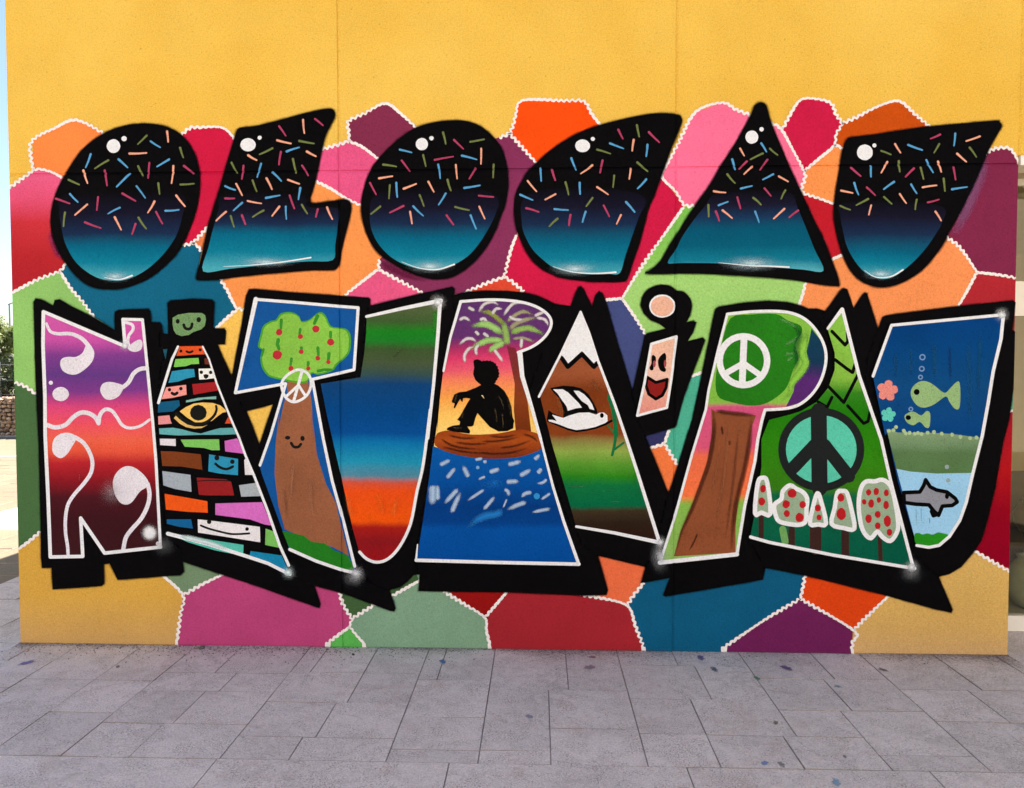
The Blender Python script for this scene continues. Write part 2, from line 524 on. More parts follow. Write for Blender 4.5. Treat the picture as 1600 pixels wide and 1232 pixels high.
tag(lathe('floor_vase', [(0.07, 0), (0.12, 0.03), (0.155, 0.12), (0.15, 0.22), (0.10, 0.30), (0.085, 0.32), (0.095, 0.335), (0.08, 0.335), (0.07, 0.31)], (3.16, 0.66, 0.059), simple('celadon_glaze', (0.42, 0.47, 0.4), 0.25)), 'pale green ceramic vase standing on the floor behind the glass', 'vase')

# added cream block behind the camera, unseen, to bounce sunlight onto the mural wall
M_CREAM = simple('cream_render', (0.68, 0.59, 0.47), 0.85, 2, 0.05)
blk = empty('bounce_building', (0, -11.5, 0))
tag(blk, 'added long cream block with windows, out of view, bouncing sunlight onto the mural wall', 'building')
BY = -9.5
wx = [-16 + 4.0 * i for i in range(9)]
for i in range(len(wx) - 1):
    box('wall_pier', wx[i], wx[i] + 2.2, BY - 0.3, BY, -0.02, 7.0, M_CREAM, blk)
    box('wall_base', wx[i] + 2.2, wx[i + 1], BY - 0.3, BY - 0.002, -0.02, 1.0, M_CREAM, blk)
    box('wall_band', wx[i] + 2.2, wx[i + 1], BY - 0.3, BY - 0.002, 2.6, 4.4, M_CREAM, blk)
    box('wall_top', wx[i] + 2.2, wx[i + 1], BY - 0.3, BY - 0.002, 6.0, 7.0, M_CREAM, blk)
    for z0, z1 in ((1.0, 2.6), (4.4, 6.0)):
        box('window_pane', wx[i] + 2.2, wx[i + 1], BY - 0.2, BY - 0.18, z0, z1, simple('dark_glazing', (0.05, 0.06, 0.06), 0.15), blk)
box('roof', -16.3, 16.3, BY - 8, BY + 0.2, 7.0, 7.25, M_CREAM, blk)
box('end_wall', -16, -15.7, BY - 8, BY - 0.3, -0.02, 7.0, M_CREAM, blk)
box('end_wall', 15.7, 16, BY - 8, BY - 0.3, -0.02, 7.0, M_CREAM, blk)

# ================================================================== THE MURAL
mural = empty('mural', (0, 0, 0))
tag(mural, 'bright mural of two rows of black-edged letters over coloured patches on the yellow wall', 'mural')
LAYER = [0.0010]
def up(d=0.00006):
    LAYER[0] += d
    return LAYER[0]

def xf(origin, s, text):
    """crop coordinates 'x,y x,y' -> photograph pixels"""
    out = []
    for t in text.split():
        a, b_ = t.split(',')
        out.append((origin[0] + float(a) / s, origin[1] + float(b_) / s))
    return out
def A(ox, t): return xf((ox, 140), 5.0, t)
def B(ox, t): return xf((ox, 240), 5.0, t)
def Cc(ox, t): return xf((ox, 440), 5.0, t)
def D(ox, t): return xf((ox, 640), 5.0, t)
def E(ox, t): return xf((ox, 820), 4.0, t)
def F1(t): return xf((240, 450), 10.0, t)
def F2(t): return xf((230, 560), 10.0, t)
def F3(t): return xf((240, 660), 10.0, t)
def F4(t): return xf((240, 770), 1600 / 220.0, t)
def F5(t): return xf((660, 460), 1600 / 220.0, t)
def F6(t): return xf((680, 550), 1600 / 180.0, t)
def F7(t): return xf((840, 560), 10.0, t)
def GW(t): return xf((660, 680), 1600 / 220.0, t)

def smooth(pts, closed=True, n=5):
    out = []
    L = len(pts)
    for i in range(L if closed else L - 1):
        if closed:
            p0, p1, p2, p3 = pts[i - 1], pts[i], pts[(i + 1) % L], pts[(i + 2) % L]
        else:
            p0, p1, p2, p3 = pts[max(i - 1, 0)], pts[i], pts[i + 1], pts[min(i + 2, L - 1)]
        for k in range(n):
            t = k / n
            out.append(tuple(0.5 * (2 * p1[j] + (p2[j] - p0[j]) * t + (2 * p0[j] - 5 * p1[j] + 4 * p2[j] - p3[j]) * t * t + (3 * p1[j] - p0[j] - 3 * p2[j] + p3[j]) * t ** 3) for j in (0, 1)))
    if not closed: out.append(pts[-1])
    return out

def groove(x, z):
    d = 0.0
    for g in GX:
        if g - CH_A < x <= g: d = max(d, GD * (1 - (g - x) / CH_A))
        elif g < x < g + CH_B: d = max(d, GD * (1 - (x - g) / CH_B))
    if ZJ <= z < ZJ + CH_A: d = max(d, GD * (1 - (z - ZJ) / CH_A))
    elif ZJ - CH_B < z < ZJ: d = max(d, GD * (1 - (ZJ - z) / CH_B))
    return d

def lay(name, verts, faces, mat, parent, layer, cover=None):
    """lay a flat paint shape (photograph pixels) on the wall, following its joints"""
    bm = bmesh.new()
    cl = bm.verts.layers.float.new('cover') if cover is not None else None
    vs_ = []
    for i, p in enumerate(verts):
        x, z = W(p)
        x = min(max(x, XL + 0.0035), XR - 0.0035); z = -0.004 if z < 0.022 else z
        v_ = bm.verts.new((x, 0, z))
        if cl: v_[cl] = cover[i]
        vs_.append(v_)
    for f in faces:
        try: bm.faces.new([vs_[i] for i in f])
        except ValueError: pass
    xs = [v_.co.x for v_ in bm.verts]; zs = [v_.co.z for v_ in bm.verts]
    for g in GX:
        for c in (g - CH_A, g, g + CH_B):
            if min(xs) < c < max(xs):
                bmesh.ops.bisect_plane(bm, geom=bm.verts[:] + bm.edges[:] + bm.faces[:], plane_co=(c, 0, 0), plane_no=(1, 0, 0), dist=1e-7)
    for c in (ZJ - CH_B, ZJ, ZJ + CH_A):
        if min(zs) < c < max(zs):
            bmesh.ops.bisect_plane(bm, geom=bm.verts[:] + bm.edges[:] + bm.faces[:], plane_co=(0, 0, c), plane_no=(0, 0, 1), dist=1e-7)
    bmesh.ops.triangulate(bm, faces=[f for f in bm.faces if len(f.verts) > 4])
    for v_ in bm.verts:
        v_.co.y = groove(v_.co.x, v_.co.z) - layer
    for f in bm.faces:
        f.normal_update()
        if f.normal.y > 0: f.normal_flip()
    return from_bm(name, bm, mat, parent)

def union(polys):
    """flat union of overlapping polygons -> verts, tris"""
    vs_, fs = [], []
    for p in polys:
        if sum(a[0] * b_[1] - b_[0] * a[1] for a, b_ in zip(p, p[1:] + p[:1])) < 0: p = p[::-1]
        k = len(vs_)
        vs_ += [Vector(q) for q in p]
        fs.append(list(range(k, len(vs_))))
    ov, oe, of, a, b_, orig = delaunay_2d_cdt(vs_, [], fs, 0, 1e-4, True)
    return [tuple(v_) for v_ in ov], [list(f) for f, o in zip(of, orig) if len(o)]

def poly(name, pts, mat, parent, layer=None, sm=False, n=5):
    if sm: pts = smooth(pts, True, n)
    v_, f = union([pts])
    return lay(name, v_, f, mat, parent, up() if layer is None else layer)

def disc_pts(c, rx, ry=None, n=20, rot=0.0, jit=0.0):
    ry = rx if ry is None else ry
    out = []
    for i in range(n):
        a = 2 * math.pi * i / n
        k = 1 + random.uniform(-jit, jit)
        x, y = rx * math.cos(a) * k, ry * math.sin(a) * k
        out.append((c[0] + x * math.cos(rot) - y * math.sin(rot), c[1] + x * math.sin(rot) + y * math.cos(rot)))
    return out

def disc(name, c, rx, mat, parent, layer=None, ry=None, n=20, jit=0.02):
    pts = disc_pts(c, rx, ry, n, 0, jit)
    return lay(name, pts, [list(range(n))], mat, parent, up() if layer is None else layer)

def stroke_polys(pts, w, w2=None):
    w2 = w if w2 is None else w2
    L = len(pts)
    out = []
    ws = [(w + (w2 - w) * i / max(1, L - 1)) / 2 for i in range(L)]
    for i in range(L - 1):
        (x0, y0), (x1, y1) = pts[i], pts[i + 1]
        l = math.hypot(x1 - x0, y1 - y0)
        if l < 1e-6: continue
        nx, ny = -(y1 - y0) / l, (x1 - x0) / l
        a, b_ = ws[i], ws[i + 1]
        out.append([(x0 + nx * a, y0 + ny * a), (x0 - nx * a, y0 - ny * a), (x1 - nx * b_, y1 - ny * b_), (x1 + nx * b_, y1 + ny * b_)])
    for p, a in zip(pts, ws):
        out.append(disc_pts(p, a, None, 9, random.random()))
    return out

def stroke(name, pts, w, mat, parent, layer=None, w2=None, sm=False, n=4, wob=0.0):
    if sm: pts = smooth(pts, False, n)
    if wob: pts = [(x + random.uniform(-wob, wob), y + random.uniform(-wob, wob)) for x, y in pts]
    v_, f = union(stroke_polys(pts, w, w2))
    return lay(name, v_, f, mat, parent, up() if layer is None else layer)

def strokes(name, list_, mat, parent, layer=None):
    """several crossing strokes as one painted mark: [(pts, w), ...]"""
    ps = []
    for pts, w in list_: ps += stroke_polys(pts, w)
    v_, f = union(ps)
    return lay(name, v_, f, mat, parent, up() if layer is None else layer)

def glow(name, c, r, col, parent, ry=None, strength=1.0, rot=0.0, layer=None, core=0.0):
    ry = r if ry is None else ry
    K, n = 6, 20
    vs_, cv, fs = [c], [1.0], []
    for k in range(1, K + 1):
        t = k / K
        vs_ += disc_pts(c, r * t, ry * t, n, rot)
        cv += [max(0.0, 1 - max(0.0, (t - core) / (1 - core))) ** 2.6] * n
    for i in range(n):
        j = (i + 1) % n
        fs.append([0, 1 + i, 1 + j])
        for k in range(K - 1):
            a = 1 + k * n
            fs.append([a + i, a + n + i, a + n + j, a + j])
    return lay(name, vs_, fs, soft(col, strength), parent, up() if layer is None else layer, cv)

def soft_stroke(name, pts, w, col, parent, strength=1.0, sm=True, w2=None, layer=None, fade=True):
    """ribbon whose coverage fades towards its edges"""
    if sm: pts = smooth(pts, False, 10 if len(pts) == 2 else 5)
    w2 = w if w2 is None else w2
    L = len(pts)
    prof = (-0.5, -0.28, 0.0, 0.28, 0.5)
    cvp = (0.0, 0.6, 1.0, 0.6, 0.0)
    vs_, cv, fs = [], [], []
    for i, p in enumerate(pts):
        a, b_ = pts[max(i - 1, 0)], pts[min(i + 1, L - 1)]
        l = math.hypot(b_[0] - a[0], b_[1] - a[1]) or 1
        nx, ny = -(b_[1] - a[1]) / l, (b_[0] - a[0]) / l
        ww = w + (w2 - w) * i / (L - 1)
        tt = i / (L - 1)
        endf = min(1.0, tt * 5 + 0.05, (1 - tt) * (3.4 if fade else 6) + 0.05)
        ww *= 0.45 + 0.55 * min(1.0, tt * 6, (1 - tt) * 3)
        for o, c in zip(prof, cvp):
            vs_.append((p[0] + nx * o * ww, p[1] + ny * o * ww)); cv.append(c * endf)
    for i in range(L - 1):
        for k in range(4):
            a = i * 5 + k
            fs.append([a, a + 1, a + 6, a + 5])
    return lay(name, vs_, fs, soft(col, strength), parent, up() if layer is None else layer, cv)

def rickrack(pts, amp=1.45, wid=4.2, lam=8.6):
    """piped zigzag border between two patches"""
    pts = smooth(pts, False, 4) if len(pts) > 2 else pts
    # resample
    d = [0.0]
    for a, b_ in zip(pts, pts[1:]): d.append(d[-1] + math.hypot(b_[0] - a[0], b_[1] - a[1]))
    T = d[-1]
    n = max(4, int(T / 1.3))
    ph = random.uniform(0, 6.28); ph0 = ph
    vs_, fs = [], []
    k = 0
    prev = None
    for i in range(n + 1):
        s = T * i / n
        while k < len(d) - 2 and d[k + 1] < s: k += 1
        t = (s - d[k]) / max(1e-6, d[k + 1] - d[k])
        p = (pts[k][0] + (pts[k + 1][0] - pts[k][0]) * t, pts[k][1] + (pts[k + 1][1] - pts[k][1]) * t)
        tx, ty = pts[k + 1][0] - pts[k][0], pts[k + 1][1] - pts[k][1]
        l = math.hypot(tx, ty) or 1
        nx, ny = -ty / l, tx / l
        if prev:
            nx, ny = prev[0] * 0.6 + nx * 0.4, prev[1] * 0.6 + ny * 0.4
            l = math.hypot(nx, ny); nx /= l; ny /= l
        prev = (nx, ny)
        ph += (T / n) / lam * 6.283 * random.uniform(0.75, 1.25)
        o = amp * (0.7 + 0.5 * math.sin(s * 0.045 + ph0)) * math.sin(ph)
        hw = wid / 2 * (1 + 0.16 * math.sin(ph * 2 + 1) + 0.14 * math.sin(s * 0.07) + random.uniform(-0.07, 0.07))
        if i in (0, n): hw *= 0.6
        vs_.append((p[0] + nx * (o + hw), p[1] + ny * (o + hw)))
        vs_.append((p[0] + nx * (o - hw), p[1] + ny * (o - hw)))
        if i: fs.append([2 * i - 2, 2 * i - 1, 2 * i + 1, 2 * i])
    lay('wavy_border', vs_, fs, M_PIPING, mural, LAYER[0])

BLACK = paint((9, 8, 10), 0.6, 1.0, 0.12)
INK = paint((8, 7, 8), 0.55, 0.8, 0.1)
WHT = paint((238, 234, 234), 0.6, 0.8, 0.03)
M_PIPING = paint((248, 236, 230), 0.6, 0.8, 0.04)

# ---------------------------------------------------------------- patches
def patch(pts, c, label=None, **kw):
    mat = c if not isinstance(c, tuple) else paint(c, **kw)
    o = poly('colour_patch', pts, mat, mural)
    if label: o['label'] = label
    return o
g_left = gradient('pink_to_red', [(268, (238, 100, 142)), (310, (230, 84, 120)), (345, (206, 52, 62)), (400, (184, 40, 46)), (460, (178, 36, 46))], 50)
g_lgreen = gradient('lime_blend', [(320, (124, 192, 82)), (400, (140, 200, 90)), (440, (166, 212, 118)), (600, (150, 200, 105))], 1100)
g_gold = gradient('gold_blend', [(840, (222, 168, 66)), (930, (222, 168, 72)), (975, (214, 164, 88)), (1010, (208, 162, 100))], 150)
g_gold2 = gradient('sand_blend', [(860, (220, 176, 98)), (950, (218, 172, 94)), (985, (216, 170, 98)), (1022, (212, 168, 112))], 1450)
g_dred = gradient('deep_red_blend', [(645, (170, 26, 42)), (740, (178, 22, 28)), (800, (150, 6, 30)), (885, (142, 2, 34))], 1560)

patch(A(0, '250,400 430,305 600,240 830,355 900,600 490,700 400,650 290,628 262,625 245,530 260,470'), (255, 137, 66), 'orange patch beside the first round letter')
patch(A(0, '72,770 200,680 290,625 400,645 490,695') + B(0, '600,300 440,740 520,860 470,920 300,985 95,1092 70,600'), g_left, 'pink patch fading to red')
patch(A(0, '1420,355 1500,300') + A(300, '0,300 240,300 340,390 300,800') + B(300, '130,570 20,692 0,705') + B(0, '1440,722 1400,500 1500,200'), (208, 20, 64))
patch(B(300, '20,690 135,572 160,700 75,765'), (240, 128, 74))
patch(B(0, '95,1092 300,985 470,920 560,1060 640,1150 700,1230') + Cc(0, '735,275 900,380 600,600 285,880 200,820 110,790'), (146, 196, 106), 'light green patch beside the letter N')
patch(B(0, '470,920 510,860 1000,800 1440,720 1520,700') + B(300, '20,700 75,762 38,960 225,985 290,1090 345,1190') + Cc(220, '690,80 750,215 590,365 500,600 100,600') + Cc(0, '900,380 735,275') + B(0, '700,1230 640,1150 560,1060'), (0, 98, 130), 'teal patch behind the first letters', patchy=0.1)
patch(Cc(0, '110,790 200,820 290,880 320,1200') + D(0, '340,940 320,952 230,1030 145,1092 120,300'), (72, 108, 62))
patch(D(0, '145,1090 230,1030 320,952 500,1000') + E(0, '1000,200 1020,320 1145,440 1130,560 1108,754 125,740'), g_gold, 'gold patch at the foot of the wall')
patch(E(0, '1010,300 1145,440 1400,310 1420,200 1100,150'), (118, 144, 108))
patch(E(0, '1145,440 1270,370 1400,310') + E(400, '0,300 400,300 525,430 545,500 600,590 585,640 430,758') + E(0, '1108,756 1130,560'), (190, 68, 120), 'magenta patch along the bottom', patchy=0.07)
patch(E(400, '428,762 590,638 695,764'), (92, 180, 82), patchy=0.16)
patch(E(400, '525,425 560,520 600,592 740,500 1020,352 1040,250 700,300'), (66, 98, 56))
patch(E(400, '600,588 740,500 1020,352 1000,300 1180,400 1300,497 1430,580 1440,660 1468,775 690,768 592,640'), (128, 162, 132), 'sage green patch along the bottom')
patch(E(400, '1175,400 1600,380 1430,580'), (152, 12, 12))
patch(E(400, '1430,580 1600,370') + E(800, '440,400 540,455 720,505 770,630 832,792') + E(400, '1466,778'), (166, 36, 46), 'brick red patch along the bottom')
patch(E(800, '520,150 850,240 820,365 720,503 540,455 500,400'), (244, 112, 68))
patch(E(800, '720,503 820,362 900,200 1600,200') + E(1200, '240,260 215,460 0,585') + E(800, '1450,680 1310,788 830,795'), (0, 88, 124), 'deep blue patch along the bottom', patchy=0.08)
patch(E(800, '1308,795 1450,680 1600,582') + E(1200, '200,463 530,660 520,806'), (112, 30, 84), patchy=0.1)
patch(E(1200, '228,280 760,420 600,590 535,660 205,463'), (228, 68, 12), patchy=0.08)
patch(E(1200, '535,658 600,590 755,435 1000,400 1290,165 1400,230 1512,292 1500,812 520,806'), g_gold2, 'sand coloured patch at the right foot of the wall')
patch(Cc(1280, '1490,1015 1520,1012') + D(1280, '1512,400 1500,1245') + E(1200, '1400,230 1290,165 1100,100') + D(1280, '1300,500'), g_dred)
patch(Cc(1280, '1540,380 1535,1020 1480,1020 1500,600'), (80, 172, 132))
patch(B(1280, '1230,930 1545,978') + Cc(1280, '1540,420 1400,420 1000,260 1085,195') + B(1280, '1150,1080'), (178, 36, 46))
patch(A(1280, '1295,512 1340,478 1430,458 1500,475 1562,585') + B(1280, '1560,300 1545,978 1400,960 1230,930 1100,740 985,655 800,500 1100,200'), (130, 36, 72), 'plum patch beside the last top letter')
patch(B(1280, '985,655 1100,740 1230,930 1150,1080 1085,1195') + [(1500, 540), (1290, 540)] + Cc(1040, '1000,250 1040,190') + B(1020, '1140,1190 1190,1010 1350,950 1390,835 1475,795') + B(1280, '400,700'), (251, 148, 86), 'orange patch under the last top letter')
patch(A(1020, '1160,818 1290,850 1430,895') + B(1280, '160,500 200,780 85,838') + B(1020, '1380,838 1100,400'), (194, 22, 40))
patch(A(1020, '1180,640 1300,540 1415,440 1500,480') + A(1280, '250,600 200,900') + A(1020, '1410,895 1290,850 1162,800 1188,690'), (252, 148, 78))
patch(A(1020, '1015,310 1060,220 1150,88 1270,75 1390,110 1430,200 1475,270 1430,350 1415,440 1300,540 1180,640 1090,470'), (206, 22, 68), 'crimson patch between the top letters')
patch(A(1280, '120,430 130,350 175,265 380,170 520,110 630,95 740,190 870,300 700,500 250,500 190,470'), (204, 78, 4), 'burnt orange patch above the last top letter')
patch(A(1020, '65,680 120,570 200,420 330,180 540,105 650,160 775,205 920,265 1000,310 1090,470 1180,640 1185,700 1162,800 900,900 325,918 240,900 180,800'), (255, 112, 150), 'pink patch behind the pointed top letter')
patch(B(780, '1265,185 1400,350 1440,420 1300,620 1150,830 1040,1000 960,1135 830,1148 700,1300 350,1300 190,1080 45,965 80,820 135,640 600,500'), (210, 20, 68), 'crimson patch below the fourth top letter')
patch(B(780, '1440,420 1530,408 1700,500') + B(1020, '900,900 1190,1008 1140,1190') + Cc(1040, '1045,190 900,400 500,500 290,700 200,742') + Cc(840, '1150,760 1000,500 840,412 760,280 660,135') + B(780, '965,1130 1040,1000 1150,830 1300,620'), g_lgreen, 'lime patch under the pointed top letter')
patch(Cc(840, '500,150 660,135 760,280 840,412 860,600 740,900 600,600'), (66, 76, 128))
patch(D(840, '820,190 900,100 1050,100 1025,165 990,265 868,308'), (48, 50, 98))
patch(Cc(840, '1190,742 1280,712 1300,900') + D(840, '1230,90 1140,440 1100,445 990,265 1025,165 1060,60'), (76, 176, 146))
patch(D(840, '868,306 990,265 1100,445 1080,600 1030,720 960,560'), (247, 122, 64))
patch(A(540, '1165,388 1280,345 1350,412 1490,580') + B(540, '1420,400 1335,640 1290,760 1240,965 1090,1020 920,1100 600,1095 255,905 260,820 700,500'), (134, 46, 88), 'plum patch between the second and fourth top letters')
patch(A(780, '150,110 240,80 500,90 660,95 720,190 800,285 500,600 290,578 220,500 130,400 75,340 130,200'), (255, 78, 4), 'vivid orange patch above the top letters')
patch(A(540, '25,250 150,190 310,110 430,190 560,300 400,600 255,548 130,450 30,408'), (130, 42, 74))
patch(A(300, '1000,475 1150,430 1225,408 1340,465 1460,550 1500,800 1325,912 1200,850 1090,780 960,715'), (232, 86, 134))
patch(B(300, '900,180 970,215 1090,280 1200,350 1325,412 1600,700 1465,830 1450,910 1330,1010 1180,1118 1000,1250 345,1195 290,1090 225,982 500,800'), (252, 150, 78), 'orange patch under the second top letter')
patch(B(540, '255,905 610,1095 190,1240 0,1105 120,1010'), (234, 88, 134))
patch(B(540, '1240,965 1395,1085 1200,1150 920,1100 1090,1020'), (222, 72, 46))
YP = paint((247, 194, 88))
patch(Cc(220, '750,215 830,222 840,400 740,800 560,520 590,365'), YP)
patch(Cc(220, '790,1000 1060,930 1040,1100') + D(220, '932,330'), YP)

up()
B_ = rickrack
for pth in (
    A(0, '265,628 245,530 255,400 430,305 600,240 832,356'), A(0, '75,772 200,680 290,625 400,645 490,692'),
    A(0, '1420,355 1490,302') + A(300, '60,298 240,300 335,388'),
    B(0, '97,1090 300,985 470,920 518,852'), B(0, '470,920 560,1060 640,1150 700,1230') + Cc(0, '740,282'),
    B(0, '1438,720 1520,698'), B(300, '15,698 135,567'), B(300, '0,700 40,720 78,768'),
    Cc(0, '115,790 200,820 285,882'), D(0, '148,1090 230,1030 325,950'),
    E(0, '1012,312 1145,440 1130,560 1105,752'), E(0, '1150,438 1270,370 1405,306'),
    B(300, '222,982 285,1085') + Cc(220, '700,120 750,215'), Cc(220, '750,212 815,222'), Cc(220, '748,222 660,300 588,368'),
    E(400, '522,425 550,510 600,590 590,640 690,758'), E(400, '605,584 740,500 780,478'), E(400, '850,446 940,395 1025,348'), E(400, '585,640 500,700 428,757'),
    E(400, '1172,416 1300,495 1430,580 1440,660 1466,768'), E(400, '1432,578 1500,500 1575,412'),
    E(800, '425,436 540,455 720,505 770,630 832,792'), E(800, '722,500 760,440 825,362'), E(800, '1308,778 1450,680 1600,580') + E(1200, '195,465'),
    E(1200, '200,462 215,400 230,312'), E(1200, '205,465 535,660 528,730 520,804'), E(1200, '537,656 600,590 755,442'), E(1200, '1285,162 1400,230 1508,292'),
    A(1280, '1293,512 1340,475 1430,455 1500,475 1560,582'), B(1280, '982,650 1100,740 1230,930'), B(1280, '1232,930 1400,950 1545,976'), B(1280, '1228,932 1150,1080 1085,1192'), B(1280, '82,836 180,794'),
    A(1020, '1015,310 1060,220 1150,85 1270,75 1390,110 1430,200 1475,270 1430,350 1415,440 1300,540 1182,638'), A(1020, '1415,440 1450,445 1492,476'),
    A(1020, '1475,268 1600,215') + A(1280, '380,170 520,110 630,95 740,190 862,294'),
    A(1020, '918,264 1000,310 1090,470 1180,640 1185,700 1165,800 1290,850 1412,895'),
    A(1020, '772,206 650,160 540,105 330,180 200,420 120,570 68,680 180,800 240,900 328,914'),
    B(780, '1440,420 1300,620 1150,830 1040,1000 962,1132'), B(780, '962,1134 826,1146'), Cc(840, '660,135 760,280 842,412'),
    B(1020, '1192,1008 1170,1100 1138,1192'),
    A(780, '792,282 720,190 660,95 500,90 240,80 150,110 130,200 85,335 0,378'), A(780, '75,342 130,400 220,500 292,577'),
    A(540, '30,410 25,330 25,250 150,190 310,110 430,190 552,300'), A(540, '30,408 130,450 256,546'),
    A(300, '1018,470 1150,430 1225,408'), A(300, '968,718 1090,780 1200,850 1328,912'),
    B(540, '1336,638 1290,760 1242,960'), B(540, '1240,965 1090,1020 926,1088'), B(540, '1240,965 1310,1010 1393,1082'), B(540, '265,828 258,905'), B(540, '258,907 430,1000 604,1092'), B(540, '252,908 120,1010 -5,1108'),
    D(840, '868,306 990,268'), D(840, '992,268 1005,220 1028,160'), D(840, '992,268 1040,350 1102,447'), Cc(840, '1198,742 1284,710'), Cc(1280, '1488,1012 1520,1022')):
    rickrack(pth)
# a few soft shades the painters left on the patches
up()
soft_stroke('spray_mist', B(1280, '1300,20 1230,220 1130,460 1050,640'), 26, (150, 95, 140), mural, 0.55)
soft_stroke('spray_mist', B(0, '400,600 440,740 500,840'), 16, (130, 40, 100), mural, 0.6)
soft_stroke('spray_mist', B(540, '270,840 360,900 480,950 640,1000'), 14, (110, 20, 60), mural, 0.7)

# ---------------------------------------------------------------- top row of letters
TOP = {}
SPR = {'p': paint((178, 62, 98), 0.6, 1.2), 'b': paint((88, 158, 205), 0.6, 1.2), 'o': paint((112, 122, 68), 0.6, 1.2), 's': paint((242, 166, 136), 0.6, 1.2)}
def feather(let, pts, w=5.0):
    pts = pts + [pts[0]]
    d = [pts[0]]
    for a, b_ in zip(pts, pts[1:]):
        n = max(1, int(math.hypot(b_[0] - a[0], b_[1] - a[1]) / 14))
        d += [(a[0] + (b_[0] - a[0]) * k / n, a[1] + (b_[1] - a[1]) * k / n) for k in range(1, n + 1)]
    L = len(d)
    vs_, cv, fs = [], [], []
    for i, p in enumerate(d):
        a, b_ = d[i - 1 if i else -2], d[(i + 1) if i + 1 < L else 1]
        l = math.hypot(b_[0] - a[0], b_[1] - a[1]) or 1
        nx, ny = -(b_[1] - a[1]) / l, (b_[0] - a[0]) / l
        k = w * random.uniform(0.7, 1.3)
        for o, c in ((-1, 0.0), (-0.4, 0.5), (0, 1.0), (0.4, 0.5), (1, 0.0)):
            vs_.append((p[0] + nx * o * k, p[1] + ny * o * k)); cv.append(c)
    for i in range(L - 1):
        for k in range(4):
            a = i * 5 + k
            fs.append([a, a + 1, a + 6, a + 5])
    lay('spray_edge', vs_, fs, soft((11, 10, 12), 0.9), let, LAYER[0] - 0.00005, cv)

def top_letter(label, outer, fill, stops, ox, spots, spr, glint, halo):
    let = poly('letter', outer, BLACK, mural, up(0.0001), True, 5)
    let['label'] = label
    feather(let, smooth(outer, True, 3), 3.2)
    xc = sum(p[0] for p in fill) / len(fill)
    mt_ = gradient('night_blend', stops, xc, 0.5, 0.015, 0.012, 0.06)
    poly('letter_fill', fill, mt_, let, up(0.0001), True, 4)
    L0 = up(0.0001)
    for (c, rx, ry, st) in halo:
        glow('spray_shine', c, rx, (205, 230, 238), let, ry, st, 0, up())
    for g_, w in glint:
        stroke('glint', g_, w, WHT, let, up(), 0.6, True)
    L1 = up(0.0001)
    for (x, y, rx, ry) in spots:
        disc('shine_spot', A(ox, '%f,%f' % (x, y))[0], rx / 5, WHT, let, L1, ry / 5)
    for t in spr.split(';'):
        k, q = t.split()
        x0, y0, x1, y1 = [float(v_) for v_ in q.split(',')]
        a, b_ = A(ox, '%f,%f %f,%f' % (x0, y0, x1, y1))
        mid = ((a[0] + b_[0]) / 2 + random.uniform(-.5, .5), (a[1] + b_[1]) / 2 + random.uniform(-.5, .5))
        stroke('sprinkle', [a, mid, b_], random.uniform(3.0, 3.8), SPR[k], let, L1, random.uniform(2.0, 2.6), True, 3)
    return let
K = (8, 7, 9)
def night(a, b_, c, d, e, f):
    return [(a, K), (b_, (22, 21, 40)), (c, (25, 44, 76)), (d, (4, 100, 130)), (e, (12, 124, 150)), (f, (76, 172, 186))]

top_letter('round black letter O with sprinkles, leftmost of the upper word',
    A(0, '1170,272 1270,285 1370,325 1450,390 1520,500 1555,620 1563,740') + B(0, '1545,400 1500,550 1440,690 1370,800 1270,900 1150,985 1000,1045 860,1062 730,1045 630,985 540,890 470,780 420,660 400,540 410,430 440,320 490,210') + A(0, '580,560 660,460 760,380 860,325 980,285 1080,272'),
    B(0, '480,560 495,640 520,720 580,830 660,910 760,970 860,992 960,992 1060,960 1160,900 1260,810 1340,710 1390,620 1425,500 1440,330 1200,280 700,280 480,340 465,450'),
    night(300, 336, 366, 386, 412, 440), 0, [(890, 445, 53, 54), (973, 387, 21, 20)],
    'o 1150,362,1080,430;b 1180,408,1255,455;s 1308,330,1317,412;s 1015,503,1148,498;o 1410,458,1435,535;b 712,508,673,612;o 850,555,745,620;b 930,548,1000,612;b 1325,548,1230,605;o 1083,602,1120,675;p 1170,575,1160,695;p 1440,600,1515,660;s 655,635,687,735;p 822,635,840,752;b 1015,662,915,762;s 1358,600,1343,735;o 540,708,622,745;o 1412,745,1518,738;o 1240,735,1250,820;b 1070,758,1138,850;b 550,818,612,882;p 440,855,548,893;p 770,843,760,945;p 960,815,1062,873;s 1210,877,1158,965;s 1380,830,1448,915;s 685,900,590,982;b 940,925,848,973;b 1295,950,1400,942;p 1222,957,1272,1050;o 512,963,500,1072;p 668,1040,792,1085;s 900,1000,950,1098;p 1062,1052,1035,1132;o 1085,1003,1145,1090',
    [(B(0, '1035,955 960,982 900,985 820,970'), 2.6)], [(B(0, '900,962')[0], 34, 12, 0.9)])
